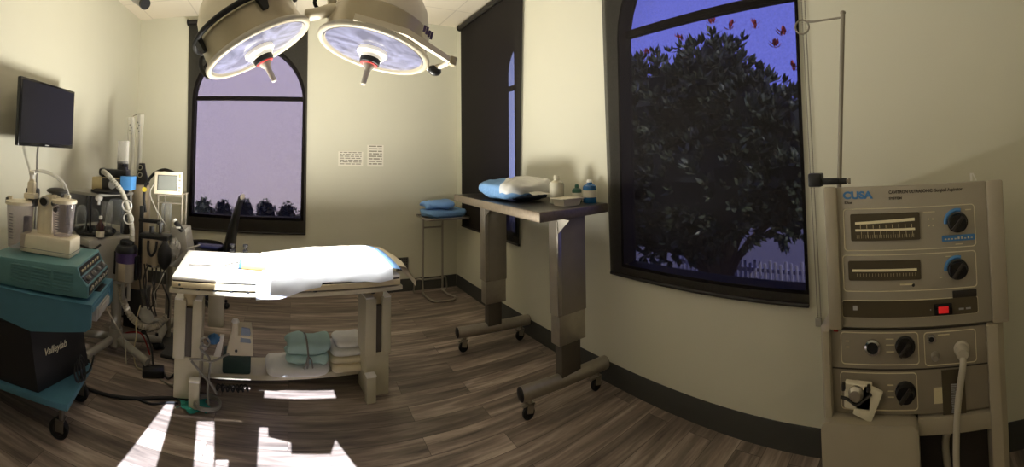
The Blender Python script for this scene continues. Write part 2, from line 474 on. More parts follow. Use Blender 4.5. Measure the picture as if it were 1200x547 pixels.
bl2 = blind('dark roller blind in the far corner, behind the tall steel table', lambda u, z, d: (RX-d, u, z), 3.16, 4.64, 3.27, 4.60, .79, 3.295)
bl3 = blind('large dark roller blind beside the grey console, tree and sky showing through', lambda u, z, d: (RX-d, u, z), .64, 2.105, .632, 2.055, .788, 3.27)
b = B()
for k in range(0, 250):
    z = 3.24-k*.0102
    for dy in (0, .018): b.ell((RX-.012, .605+dy-(.03*(3.24-z)/2.5), z), (.0038, .0038, .0038), 6, 4)
obj('bead_chain', b, 'bead', bl3)
obj('chain_tensioner', B().box((RX-.02, .572, .685), (RX-.002, .606, .73), .004), 'light_grey', bl3)

# ------------------------------------------------------------------ outside
g = struct('ground', B().box((-14, -10, -1.3), (26, 26, -1.2)), 'asphalt')
LEAFQ = [(0, 0, 0), (.5, .22, .05), (1, 0, -.12), (.5, -.22, .05), (.5, 0, 0)]
def leafset(b, c, d, L, n, droop=.3, spread=1.0):
    """a rosette of pointed leaves round direction d"""
    R = rot_to(d).to_3x3()
    for k in range(n):
        a = 2*pi*(k+random.random()*.6)/n; e = random.uniform(.15, 1.1)*spread
        x = R @ Vector((math.cos(a)*math.sin(e), math.sin(a)*math.sin(e), math.cos(e)))
        x.z -= droop*random.random(); x.normalize()
        y = x.cross(R @ Vector((0, 0, 1))); y = y.normalized() if y.length > 1e-4 else x.orthogonal().normalized(); z = x.cross(y)
        l = L*random.uniform(.7, 1.2)
        b._put([Vector(c)+(x*q[0]+y*q[1]*.85+z*q[2])*l for q in LEAFQ], [(0, 1, 4), (1, 2, 4), (2, 3, 4), (3, 0, 4)])
def tree(label, name, base, blobs, flowers, nleaf, L):
    t = thing(name, label, 'tree', base)
    b = B()
    for (c, r) in blobs[:]:
        b.tube([(base[0], base[1], base[2]), (base[0]+(c[0]-base[0])*.25, base[1]+(c[1]-base[1])*.25, base[2]+(c[2]-base[2])*.5), c], .07, 7, 4)
    obj('trunk', b, 'bark', t)
    f = B(); tot = sum(r[0]*r[2] for _, r in blobs)
    for (c, r) in blobs:
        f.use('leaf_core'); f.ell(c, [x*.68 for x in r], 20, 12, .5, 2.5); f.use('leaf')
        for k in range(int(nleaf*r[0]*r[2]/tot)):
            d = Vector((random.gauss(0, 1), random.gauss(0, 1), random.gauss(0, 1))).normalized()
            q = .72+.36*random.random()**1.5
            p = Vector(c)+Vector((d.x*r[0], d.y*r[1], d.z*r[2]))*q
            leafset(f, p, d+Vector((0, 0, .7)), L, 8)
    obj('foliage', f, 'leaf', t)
    for p in flowers:
        fl = B()
        for k in range(3): leafset(fl, Vector(p)+Vector((random.gauss(0, .03), random.gauss(0, .03), random.gauss(0, .03))), (0, 0, 1), .13, 4)
        obj('flower', fl, 'flower_red', t)
    return t
tree('broad dark tree with red blossoms, seen through the largest blind', 'broadleaf_tree', (6.4, 3.6, -1.2),
     [((6.3, 4.6, 2.55), (1.0, .95, 1.05)), ((6.3, 3.55, 2.95), (.95, .8, .85)), ((6.2, 2.75, 2.2), (.9, .65, .85)), ((6.2, 3.6, 1.2), (1.0, 1.9, 1.2)),
      ((6.2, 2.1, 1.45), (.8, .65, .6)), ((6.3, 5.5, 1.5), (.9, .9, 1.5)), ((6.3, 5.6, 3.0), (.7, .6, .7)), ((6.2, 2.2, 2.0), (.6, .5, .7)), ((6.4, 2.3, .75), (.7, .8, .6)), ((6.4, 4.6, .15), (.7, 1.3, .6)), ((6.4, 5.4, .3), (.6, .6, .7))],
     [(6, 2.08, 3.5), (6, 2.25, 3.35), (6, 2.62, 3.72), (6, 3.0, 3.78), (6, 4.1, 3.75), (6, 4.9, 3.66), (6, 1.95, 2.95), (6, 3.45, 3.93)], 2100, .2)
# picket fence under the tree
t = thing('picket_fence', 'pale picket fence low behind the broad dark tree', 'fence', (7.4, 3.2, -1.2))
for k in range(34):
    y = 1.6+.11*k
    obj('picket', B().box((7.4, y, -1.2), (7.425, y+.06, -.52+.04*math.sin(k*2.1)), .006), 'fence_paint', t)
obj('rail', B().box((7.425, 1.5, -.74), (7.465, 5.4, -.66)).box((7.425, 1.5, -1.1), (7.465, 5.4, -1.02)), 'fence_paint', t)
# clipped shrubs and a pale wall outside the back window
wt = B().box((-5, 9.2, -1.2), (3, 9.4, 5.2)); o = obj('boundary_wall', wt, 'stucco', None); props(o, 'tall pale stucco wall outside the back window', 'wall')
t = thing('clipped_hedge', 'clipped hedge with a scalloped top outside the back window', 'hedge', (-.9, 7.6, -1.2))
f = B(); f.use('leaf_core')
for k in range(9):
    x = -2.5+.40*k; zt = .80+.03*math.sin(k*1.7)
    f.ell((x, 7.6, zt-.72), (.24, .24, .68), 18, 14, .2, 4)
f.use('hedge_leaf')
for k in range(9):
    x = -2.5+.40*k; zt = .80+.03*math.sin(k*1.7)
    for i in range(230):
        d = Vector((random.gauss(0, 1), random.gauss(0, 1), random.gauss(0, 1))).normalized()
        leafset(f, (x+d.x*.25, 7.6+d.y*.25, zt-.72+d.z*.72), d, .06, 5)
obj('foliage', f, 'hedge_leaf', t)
obj('stem', B().cyl((-.9, 7.6, -1.2), (-.9, 7.6, -.4), .04, n=8).cyl((-1.7, 7.6, -1.2), (-1.7, 7.6, -.4), .04, n=8).cyl((-.1, 7.6, -1.2), (-.1, 7.6, -.4), .04, n=8), 'bark', t)

# ------------------------------------------------------------------ things on the walls
def sheet(label, x0, x1, z0, z1, rows, cols, seed):
    t = thing('paper_notice', label, 'paper', (x0, DY, z0), 'papers taped to the back wall')
    obj('sheet', B().box((x0, DY-.004, z0), (x1, DY, z1)), 'paper', t)
    rnd = random.Random(seed); b = B(); h = (z1-z0)
    for r in range(rows):
        z = z1-h*(r+.7)/(rows+.6)
        x = x0+.02
        while x < x1-.03:
            l = rnd.uniform(.02, .07)*cols; l = min(l, x1-.02-x)
            b.box((x, DY-.0048, z), (x+l, DY-.0042, z+h/(rows+.6)*.42)); x += l+.012
    obj('printing', b, 'paper_ink', t)
sheet('wide pale paper of faint print taped to the back wall', .54, .845, 1.53, 1.705, 7, 1, 3)
sheet('narrow taller paper with dark printed lines on the back wall', .895, 1.10, 1.525, 1.79, 8, 1.8, 5)
t = thing('vent_grille', 'small black slotted grille low on the back wall, past the drape end', 'grille', (1.35, DY, .25))
b = B(); 
for k in range(6): b.box((1.28+.026*k, DY-.012, .25), (1.29+.026*k, DY-.002, .405))
for k in range(6): b.box((1.28, DY-.012, .25+.029*k), (1.42, DY-.002, .26+.029*k))
obj('grid', b, 'mid_grey', t); obj('back_plate', B().box((1.275, DY-.004, .245), (1.425, DY-.0005, .41)), 'grille_black', t)

# wall television
t = thing('television', 'flat black television on the wall above the suction pump', 'television', (LX, 2.6, 1.63))
yaw = 0
P = [(-1.83, 2.19), (-1.80, 2.915)]
MT = Matrix.Translation((-1.815, 2.55, 1.875)) @ Matrix.Rotation(math.radians(2), 4, 'Z')
b = B(MT); b.box((-.022, -.372, -.245), (.012, .405, .25), .008); obj('bezel', b, 'black_gloss', t)
obj('screen', B(MT).box((.012, -.352, -.218), (.0145, .385, .232)), 'screen_black', t)
obj('logo', B(MT).box((.0122, -.03, -.236), (.0135, .03, -.228)), 'grey_ink', t)
obj('wall_arm', B().box((LX, 2.42, 1.78), (LX+.02, 2.68, 1.98), .003).box((LX+.02, 2.52, 1.85), (-1.84, 2.58, 1.91), .004), 'black_plastic', t)
obj('power_cord', B().tube([(-1.85, 2.50, 1.66), (-1.88, 2.53, 1.55), (-1.94, 2.62, 1.35), (-1.985, 2.68, .9)], .008, 8), 'mid_grey', t)

# small fixture up at the ceiling, left corner
t = thing('ceiling_spotlight', 'small cylindrical fixture hanging from the ceiling near the television wall', 'light', (-1.50, 3.7, CH))
obj('mount', B().cyl((-1.50, 3.7, CH), (-1.50, 3.7, CH-.03), .05).cyl((-1.50, 3.7, CH-.03), (-1.56, 3.68, CH-.19), .012), 'light_grey', t)
a, c = V3((-1.60, 3.70, 3.20)), V3((-1.475, 3.62, 3.10))
obj('barrel', B().cyl(a, c, .052, n=24), 'light_grey', t)
obj('end_band', B().cyl(c, c+(c-a).normalized()*.035, .056, n=24), 'black_plastic', t)

# ------------------------------------------------------------------ surgical light (two heads on one ceiling arm)
sl = thing('surgical_light', 'twin-headed cream surgical light hanging over the operating table', 'surgical light', (.22, 2.26, CH))
obj('ceiling_mount', B().cyl((.22, 2.26, CH), (.22, 2.26, CH-.06), .16, .13, 32).cyl((.22, 2.26, CH-.06), (.22, 2.26, 2.95), .05, n=20), 'lamp_cream', sl)
b = B().cyl((.205, 2.27, 2.95), (.205, 2.27, 2.42), .028, n=16).cyl((.262, 2.25, 2.95), (.262, 2.25, 2.42), .022, n=16).box((.15, 2.2, 2.92), (.31, 2.32, 2.98), .01)
obj('drop_tube', b, 'lamp_band', sl)
b = B().tube([(.06, 2.20, 2.405), (.12, 2.17, 2.405), (.19, 2.15, 2.42), (.25, 2.16, 2.425)], .034, 14, 5)
b.tube([(.22, 2.26, 2.47), (.23, 2.2, 2.43), (.29, 2.12, 2.40), (.34, 2.06, 2.385)], .03, 12, 5)
obj('yoke_arm', b, 'lamp_cream', sl)
obj('cable', B().tube([(.20, 2.25, 2.56), (.13, 2.2, 2.53), (.10, 2.18, 2.47), (.13, 2.2, 2.43)], .011, 8), 'black_rubber', sl)
obj('clip', B().box((.275, 2.2, 2.44), (.325, 2.26, 2.60), .008), 'black_plastic', sl)
def lamp_head(c, up, R, side):
    up = Vector(up).normalized(); y = (Vector((0, 1, 0))-up*up.y).normalized(); x = y.cross(up)
    M = Matrix((x, y, up)).transposed().to_4x4(); M.translation = Vector(c)
    band = B(M).lathe([(R*.965, .02), (R*.955, .05), (R*.93, .155), (R*.90, .165)], 48)
    h = obj('lamp_head', band, 'lamp_band', sl)
    obj('dome', B(M).lathe([(R*.90, .160), (R*.895, .18), (R*.80, .28), (R*.62, .36), (R*.38, .41), (0, .43)], 48), 'lamp_cream', h)
    obj('rim', B(M).torus((0, 0, .006), (0, 0, 1), R, .018, 56, 10).lathe([(R*.99, .02), (R*.93, .03), (R*.90, .012), (R*.93, -.006)], 56), 'lamp_rim', h)
    obj('lens', B(M).lathe([(0, -.004), (R*.5, -.001), (R*.94, .006), (R*.94, .014), (0, .012)], 56), 'lamp_lens', h)
    obj('hub', B(M).lathe([(.088, 0), (.09, -.02), (.078, -.034), (.07, -.036), (.066, -.05), (0, -.05)], 32), 'hub_white', h)
    obj('hub_band', B(M).lathe([(.06, -.05), (.058, -.078), (.05, -.08), (0, -.08)], 28), 'black_plastic', h, label='black ring round the hub')
    obj('warning_ring', B(M).lathe([(.05, -.08), (.049, -.085), (.03, -.086), (0, -.086)], 28), 'red_ring', h, label='red ring at the handle base')
    obj('handle', B(M).lathe([(.036, -.085), (.032, -.1), (.02, -.115), (.0165, -.13), (.0155, -.2), (.011, -.205), (0, -.205)], 20), 'handle_grey', h)
    return M, h
LC, RC = (-.211, 2.24, 2.217), (.436, 2.206, 2.222)
ML1, h1 = lamp_head(LC, (-.47, -.02, .88), .312, -1)
ML2, h2 = lamp_head(RC, (.27, .03, .96), .312, 1)
arc = [(.318*math.cos(a), .318*math.sin(a), .168) for a in [math.radians(150+6.5*k) for k in range(34)]]
obj('bumper_rail', B(ML1).tube([(-.325, .03, .0), (-.345, .05, .06), (-.33, .1, .14)]+arc, .015, 10, 2), 'black_rubber', h1)
b = B(ML1)
for a in (1.16, 1.62): b.box((-.02, -.01, 0), (.02, .012, .17), .004, R=None) if 0 else b.hull([(.315*math.cos(pi*a+d), .315*math.sin(pi*a+d), .09) for d in (-.05, .05)]+[(.295*math.cos(pi*a+d), .295*math.sin(pi*a+d), .09) for d in (.05, -.05)],
     [(.33*math.cos(pi*a+d), .33*math.sin(pi*a+d), .17) for d in (-.1, .1)]+[(.295*math.cos(pi*a+d), .295*math.sin(pi*a+d), .17) for d in (.1, -.1)])
obj('rail_clip', b, 'black_plastic', h1)
b = B(ML2)
b.hull([(-.17, -.30, .01), (.1, -.345, .012), (.41, -.215, .012), (.40, -.19, .012), (.1, -.305, .012), (-.165, -.27, .01)],
       [(-.17, -.30, .045), (.1, -.345, .045), (.41, -.215, .04), (.40, -.19, .04), (.1, -.305, .045), (-.165, -.27, .045)])
b.tube([(.40, -.205, .028), (.375, -.12, .01), (.33, -.04, .0)], .016, 10)
obj('side_rail', b, 'lamp_cream', h2)
obj('rail_end_cap', B(ML2).box((.385, -.232, .0), (.425, -.19, .05), .006), 'lamp_band', h2)
obj('rail_stop', B(ML2).ell((.36, -.08, -.012), (.04, .03, .03)), 'black_plastic', h2)
b = B(ML2)
for k in range(4): b.box((.02+.02*k+.17, -.262+.018*k, .10), (.033+.02*k+.17, -.255+.018*k, .135+.006*(k % 2)))
obj('maker_mark', b, 'purple_band', h2)

# ------------------------------------------------------------------ operating table
TB = Matrix.Translation((-.66, 2.62, 0)) @ Matrix.Rotation(math.radians(6.8), 4, 'Z')
ot = thing('operating_table', 'cream metal operating table under the surgical light, white top half draped', 'table', (-.05, 2.85, 0))
X0, X1, Y0, Y1 = -.08, 1.325, -.275, .43
obj('tabletop', B(TB).box((X0, Y0, .858), (X1, Y1, .876), .004), 'white_plastic', ot, label='bright white flat table top')
obj('edge_seam', B(TB).box((X0+.006, Y0+.006, .848), (X1-.006, Y1-.006, .859)), 'dark_grey', ot)
obj('side_rail', B(TB).box((X0+.004, Y0-.004, .815), (X1, Y0+.03, .848), .003).box((X0+.004, Y1-.03, .815), (X1, Y1+.004, .848), .003).box((X0, Y0, .815), (X0+.03, Y1, .848), .003).box((X1-.03, Y0, .815), (X1, Y1, .848), .003), 'beige_rail', ot)
obj('under_rail', B(TB).box((X0-.014, Y0+.004, .778), (X1+.02, Y0+.05, .805), .004).box((X0, Y1-.05, .778), (X1+.02, Y1, .805), .004).box((X0, Y0+.05, .79), (X1, Y1-.05, .812)), 'cream_metal', ot)
b = B(TB)
for k in range(9): b.cyl((X0+.06+.1*k, Y0+.01, .806), (X0+.06+.1*k, Y0+.01, .816), .012, n=10)
b.cyl((X0+.05, Y0-.006, .832), (X0+.05, Y0+.002, .832), .007, n=12)
obj('bolt', b, 'dark_grey', ot)
def column(x, dx=0):
    c = obj('column', B(TB).box((x-.09, -.02, 0), (x+.075, .17, .285), .006).box((x-.06, .15, 0), (x+.05, .41, .11), .006), 'cream_metal', ot)
    obj('upper_sleeve', B(TB).box((x-.10, -.03, .272), (x-.022, .16, .655), .005).box((x+.022, -.03, .272), (x+.085, .16, .655), .005).box((x-.03, .11, .272), (x+.03, .16, .655)), 'cream_metal', c)
    obj('slot', B(TB).box((x-.024, -.012, .275), (x+.024, .115, .60)), 'steel_dark', c, label='brown-grey sliding slot')
    obj('post', B(TB).box((x-.045, .01, .6), (x+.04, .12, .80), .004).box((x-.075, -.02, .765), (x+.07, .16, .80), .003), 'beige_rail', c)
    obj('top_plate', B(TB).box((x-.098, -.028, .652), (x-.04, .158, .664)).box((x+.035, -.028, .652), (x+.083, .158, .664)), 'white_plastic', c)
column(0.0); column(1.275)
for x, y in ((.055, -.10), (1.20, -.10)):
    f = obj('foot', B(TB).box((x-.033, y, 0), (x+.033, y+.055, .172), .008), 'cream_metal', ot)
    obj('foot_cap', B(TB).box((x-.035, y-.002, .166), (x+.035, y+.057, .18), .005), 'white_plastic', f)
    obj('foot_arm', B(TB).box((x-.02, y+.05, .10), (x+.02, .05, .15), .004), 'cream_metal', f)
obj('base_shelf', B(TB).box((.03, .15, .072), (1.26, .40, .109), .004), 'cream_metal', ot)
obj('hanging_post', B(TB).box((.10, .26, .372), (.215, .36, .79), .01), 'cream_metal', ot)
obj('bracket_plate', B(TB).prism(rrect(1.00, .735, 1.17, .80, .03), -.12, -.10, 'y'), 'cream_metal', ot)
obj('crank_knob', B(TB).cyl((1.19, -.14, .745), (1.19, -.09, .745), .02, n=14), 'dark_grey', ot)
for x in (.26, .36):
    k = obj('rail_clamp', B(TB).box((x-.02, Y1-.015, .87), (x+.02, Y1+.02, .895), .004), 'black_plastic', ot)
    obj('clamp_knob', B(TB).cyl((x, Y1, .89), (x, Y1, .925), .007, n=10).cyl((x, Y1, .918), (x, Y1, .937), .02, n=14), 'black_plastic', k)
# drape, draped half over the right of the table
t = thing('surgical_drape', 'white disposable drape with blue border spread over the operating table', 'drape', tuple(TB @ V3((.85, .05, .876))))
def dz(x, y):
    s = max(0, min(1, (x-.42)/.5)); s = s*s*(3-2*s)
    h = .004+.078*s*(.55+.45*math.sin(pi*(y-Y0)/(Y1-Y0)))
    return .878+h+.007*noise.noise((x*7, y*6, 3))+.003*noise.noise((x*22, y*20, 8))
def top(i, j):
    y = Y0-.012+(Y1-Y0+.01)*j; x0 = .425+.08*j+.02*math.sin(j*5); x = x0+(1.27-x0)*i
    return (x, y, dz(x, y))
obj('sheet', B(TB).grid(top, 60, 30), 'drape_paper', t)
def skirt(i, j):
    x = .425+(1.27-.425)*i; hang = .055*(1-i)**1.3+.055+.008*math.sin(i*11)
    if i > .45: hang = .060+.012*math.sin(i*9)
    return (x, Y0-.014-.012*j+.006*math.sin(i*26)*j, dz(x, Y0-.012)-hang*j)
obj('front_flap', B(TB).grid(skirt, 60, 8), 'drape_film', t)
def bstrip(i, j):
    y = Y0-.01+(Y1-Y0)*j; x = 1.268+.06*i
    return (x, y, dz(x, y)+.001-.012*i)
obj('blue_border', B(TB).grid(bstrip, 5, 24), 'drape_blue', t, label='blue border strip along the right edge')
def endflap(i, j):
    y = Y0+.06+(Y1-Y0-.08)*j; a = i*1.45
    return (1.326+.11*math.sin(a)+.02*noise.noise((j*5, i*3, 1)), y-.06*i, dz(1.3, y)-.012-.15*(1-math.cos(a))*(1-.4*j)+.01*noise.noise((j*6, i*4, 2)))
obj('end_flap', B(TB).grid(endflap, 10, 20), 'yellow_towel', t, label='off-white flap falling over the end')
# rolled pad and lead on the bare half
t = thing('rolled_pad', 'small beige rolled pad with blue end lying beside the drape', 'pad', tuple(TB @ V3((.40, .0, .877))))
obj('roll', B(TB).cyl((.335, -.02, .903), (.50, -.05, .906), .026, .034, 18, .004), 'pad_beige', t)
obj('end_band', B(TB).cyl((.322, -.018, .903), (.338, -.021, .903), .0275, n=18), 'blue_ink', t, label='blue end band')
w = B(TB).tube([(-.02, .0, .8805), (.1, .02, .8805), (.2, .01, .8805), (.28, .10, .8805), (.40, .16, .8805), (.47, .17, .884)], .004, 6)
props(obj('lead_wire', w, 'dark_grey', None, loc=tuple(TB @ V3((.1, .02, .877)))), 'thin dark wire lying across the bare white table top', 'wire')

SB = TB @ Matrix(((1.065, 0, 0, -.022), (0, 1, 0, .18), (0, 0, 1.065, -.104), (0, 0, 0, 1)))
# on the base shelf
def folded(name, label, cat, m, x0, x1, y0, y1, z0, h, n, grp, amp=.012, M=SB, seed=0):
    t = thing(name, label, cat, tuple(M @ V3(((x0+x1)/2, (y0+y1)/2, z0))), grp)
    lh = h/n
    for k in range(n):
        def f(u, v, k=k):
            a = u*2*pi; ca, sa = math.cos(a), math.sin(a); e = .35
            sx = math.copysign(abs(ca)**e, ca); sy = math.copysign(abs(sa)**e, sa)
            r = math.sin(pi*min(1, max(0, v)))**.28 if 0 < v < 1 else 0
            x = (x0+x1)/2+(x1-x0)/2*sx*(r if r else 0); y = (y0+y1)/2+(y1-y0)/2*sy*(r if r else 0)
            z = z0+lh*k+lh*(.5-.5*math.cos(pi*v)) if True else 0
            nn = amp*noise.noise((x*9+seed, y*9, k*3.1+v*2))
            return (x+nn, y+nn*.7, max(z0+.002+lh*k*.9, z+nn*.5))
        b = B(M).grid(f, 44, 10)
        obj('fold', b, m, t)
    return t
folded('large_towel', 'wide white towel spread on the table shelf under the tied teal bundle', 'towel', 'white_cloth', .51, .93, -.10, .19, .20, .066, 1, 'linen on the table shelf', .012)
folded('white_towel', 'folded cream towel, lowest of the pile beside the tied teal bundle', 'towel', 'yellow_towel', .935, 1.215, -.08, .18, .20, .05, 1, 'linen on the table shelf', .014, seed=3)
folded('white_towel', 'folded cream towel second from the shelf in the pile beside the teal bundle', 'towel', 'yellow_towel', .94, 1.20, -.07, .18, .248, .05, 1, 'linen on the table shelf', .016, seed=6)
folded('white_towel', 'folded white towel, third from the shelf in the pile beside the teal bundle', 'towel', 'white_cloth', .945, 1.19, -.06, .18, .296, .045, 1, 'linen on the table shelf', .014, seed=9)
folded('white_towel', 'folded white towel, topmost of the pile beside the teal bundle', 'towel', 'white_cloth', .97, 1.185, -.04, .18, .338, .05, 1, 'linen on the table shelf', .012, seed=12)
t = folded('towel_bundle', 'pale teal towel bundle tied with string on the table shelf', 'towel', 'teal_towel', .64, .93, -.08, .16, .262, .145, 2, None, .035, seed=20)
b = B(SB).tube([(.77, -.105, .27), (.775, -.105, .34), (.77, -.06, .418), (.775, .06, .42), (.775, .165, .38), (.775, .18, .28)], .006, 6).tube([(.745, -.107, .27), (.765, -.108, .31), (.773, -.105, .34), (.795, -.108, .32), (.805, -.104, .27)], .005, 6)
obj('string', b, 'mid_grey', t)
IB = SB @ Matrix(((1.15, 0, 0, -.02), (0, 1, 0, 0), (0, 0, 1, 0), (0, 0, 0, 1)))
t = thing('infusion_device', 'cream desktop medical unit with small screen and dark green base on the table shelf', 'medical device', tuple(SB @ V3((.32, .05, .20))))
obj('base', B(IB).box((.215, -.03, .20), (.375, .13, .315), .012), 'green_dark', t, label='dark green base')
b = B(IB).hull([(.235, -.02, .315), (.385, -.02, .315), (.385, .11, .315), (.235, .11, .315)], [(.255, .0, .44), (.385, -.005, .43), (.375, .09, .49), (.28, .09, .49)])
b.box((.262, -.005, .40), (.30, .05, .515), .012); obj('body', b, 'cream_plastic', t)
obj('screen', B(IB).hull([(.312, -.016, .40), (.372, -.018, .395), (.376, -.002, .40), (.316, 0, .405)], [(.318, .02, .478), (.365, .02, .472), (.367, .03, .472), (.32, .03, .48)]), 'screen_blue', t)
obj('knob', B(IB).cyl((.281, .02, .51), (.281, .02, .535), .024, .02, 18, .006), 'white_plastic', t)
obj('button', B(IB).cyl((.29, -.026, .345), (.29, -.016, .345), .008, n=12), 'dark_grey', t)
t = thing('handset', 'white handset with blue wrap leaning against the cream unit', 'handset', tuple(SB @ V3((.17, .0, .32))))
obj('grip', B(SB).hull([(.17, -.05, .315), (.215, -.05, .315), (.215, -.02, .315), (.17, -.02, .315)], [(.205, -.02, .44), (.235, -.02, .44), (.235, 0, .44), (.205, 0, .44)]), 'white_plastic', t)
obj('wrap', B(SB).ell((.165, -.03, .418), (.042, .035, .032), amp=.3), 'blue_ink', t)
t = thing('coiled_cable', 'grey coiled cable hanging off the table shelf beside the cream unit', 'cable', tuple(TB @ V3((.16, -.06, .05))))
b = B(TB).tube([(.10, -.06, .41), (.085, -.062, .37), (.12, -.065, .34), (.15, -.065, .29), (.14, -.07, .12), (.15, -.07, .03)], .008, 8)
b.tube([(.02, -.07, .30), (.09, -.08, .31), (.16, -.075, .30), (.25, -.055, .335), (.27, -.05, .34)], .007, 8)
b.tube([(.03, -.07, .29), (.10, -.075, .22), (.16, -.075, .16), (.20, -.07, .10)], .008, 8)
obj('lead', b, 'mid_grey', t)
b = B(TB)
for k in range(2): b.torus((.14, -.07, .032+.012*k), (.02, .1, 1), .085, .008, 26, 7)
b.torus((.115, -.06, .41), (.2, 1, 0), .03, .006, 18, 6)
obj('coil', b, 'mid_grey', t)
obj('spring_lead', B(TB).tube([(.20+.05*math.cos(k*.9)*.35+.19*k/44, -.05-.02*math.sin(k*.9), .13+.015*math.sin(k*1.9)) for k in range(45)], .006, 6, 2), 'black_rubber', t)
t = thing('valve_knob', 'white-topped valve standing on the table shelf near the coiled cable', 'valve', tuple(SB @ V3((.07, -.02, .2))))
obj('stem', B(SB).cyl((.09, .0, .20), (.09, .0, .34), .01, n=10), 'steel', t); obj('cap', B(SB).cyl((.09, .0, .335), (.09, .0, .36), .034, .03, 18, .006), 'white_plastic', t)
def tc(i, j): return (-.71+.20*i+.03*math.sin(j*7), 2.50+.19*j+.02*math.sin(i*9), .006+.022*abs(noise.noise((i*4, j*4, 0))))
o = props(obj('floor_cloth', B().grid(tc, 24, 20), 'teal_cloth', None, loc=(-.62, 2.58, 0)), 'crumpled green cloth on the floor under a table foot', 'cloth')

# ------------------------------------------------------------------ tall steel table by the right wall
t = thing('instrument_table', 'tall stainless steel table on wheels carrying the blue surgical pack', 'table', (1.72, 2.7, 0))
P = [(1.405, 2.0), (2.05, 2.062), (2.03, 3.5), (1.49, 3.52)]
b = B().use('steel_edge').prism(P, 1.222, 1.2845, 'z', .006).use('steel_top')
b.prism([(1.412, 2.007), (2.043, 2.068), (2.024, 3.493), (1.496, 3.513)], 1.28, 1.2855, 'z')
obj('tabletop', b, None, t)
for (x0, x1, y, zm) in ((1.602, 1.842, 2.13, .40), (1.59, 1.80, 3.12, .38)):
    c = obj('column', B().box((x0, y-.05, zm+.19), (x1, y+.05, 1.222), .005), 'steel_dull', t)
    obj('middle_sleeve', B().box((x0+.008, y-.045, zm), (x1-.006, y+.045, zm+.20), .004), 'steel', c)
    obj('inner_post', B().box((x0+.035, y-.035, .19), (x1-.045, y+.035, zm+.02), .003), 'steel_dark', c)
    obj('edge_strip', B().box((x0-.006, y-.056, zm+.20), (x0+.028, y-.044, 1.20), .002), 'steel', c)
    obj('gusset', B().prism([(y-.05, 1.222), (y-.17, 1.222), (y-.05, 1.12)], x0, x0+.006, 'x'), 'steel', c)
for (y, xa, xb) in ((2.12, 1.355, 2.03), (3.12, 1.365, 2.04)):
    f = obj('foot', B().cyl((xa, y+.03, .163), (xb, y-.02, .163), .045, n=24), 'steel', t)
    obj('end_cap', B().ell((xa, y+.03, .163), (.012, .044, .044)).ell((xb, y-.02, .163), (.01, .044, .044)), 'black_plastic', f)
    for x, yy in ((xa+.06, y+.025), (xb-.08, y-.015)):
        k = obj('caster', B().cyl((x, yy, .085), (x, yy, .125), .018, n=12).prism([(x-.03, .05), (x-.024, .10), (x+.024, .10), (x+.012, .04)], yy-.024, yy-.018, 'y').prism([(x-.03, .05), (x-.024, .10), (x+.024, .10), (x+.012, .04)], yy+.018, yy+.024, 'y').box((x-.026, yy-.024, .094), (x+.026, yy+.024, .103)).box((x-.055, yy-.012, .085), (x-.02, yy+.012, .097), .003), 'steel', t)
        obj('wheel', B().lathe([(0, -.014), (.018, -.014), (.02, -.008), (.034, -.013), (.042, -.008), (.042, .008), (.034, .013), (.02, .008), (.018, .014), (0, .014)], 24, Matrix.Translation((x-.008, yy, .042)) @ Matrix.Rotation(pi/2, 4, 'X')), 'black_rubber', k)
# things on it
ZT = 1.286
t = thing('wrapped_pack', 'blue surgical pack in clear wrapping lying on the tall steel table', 'pack', (1.72, 2.78, ZT))
def pk(u, v):
    a = u*2*pi; s = math.sin(pi*v)**.55 if 0 < v < 1 else 0
    ca, sa = math.cos(a), math.sin(a); e = .55
    x = 1.72+.245*s*math.copysign(abs(ca)**e, ca); y = 2.80+.30*s*math.copysign(abs(sa)**e, sa)
    z = ZT+.012+.155*(.5-.5*math.cos(pi*v))
    n_ = .026*noise.noise((x*8, y*8, v*3))
    return (x+n_, y+n_, max(ZT+.001, z+n_*.8))
obj('contents', B().grid(pk, 48, 16), 'blue_wrap', t)
def pk2(u, v):
    x, y, z = pk(u*.46+.56, v*.6+.40)
    return (1.72+(x-1.72)*1.06, 2.80+(y-2.80)*1.05, max(ZT+.002, ZT+(z-ZT)*1.06+.004*noise.noise((x*30, y*30, 4))+.022*noise.noise((x*16, y*16, 9))))
obj('clear_cover', B().grid(pk2, 40, 16), 'film_white', t)
def fl(i, j):
    x = 1.66+.34*i; y = 2.44+.22*j
    z = ZT+.06+.055*j+.02*math.sin(i*3)-.05*(1-j)*i+.008*noise.noise((i*6, j*6, 1))
    return (x, y+.05*i*(1-j), z)
obj('end_flap', B().grid(fl, 20, 12), 'film_white', t, label='crinkled clear end flap')
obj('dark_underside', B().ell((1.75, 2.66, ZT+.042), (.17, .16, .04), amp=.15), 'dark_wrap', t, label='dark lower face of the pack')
t = thing('plastic_tray', 'small cream rectangular tub in front of the white bottle', 'tub', (1.77, 2.17, ZT))
obj('tub', B().hull([(1.70, 2.13, ZT), (1.835, 2.13, ZT), (1.835, 2.24, ZT), (1.70, 2.24, ZT)], [(1.69, 2.12, ZT+.045), (1.85, 2.12, ZT+.045), (1.85, 2.25, ZT+.045), (1.69, 2.25, ZT+.045)]), 'tray_cream', t)
obj('lid', B().box((1.675, 2.11, ZT+.045), (1.865, 2.26, ZT+.054), .003), 'tray_cream', t)
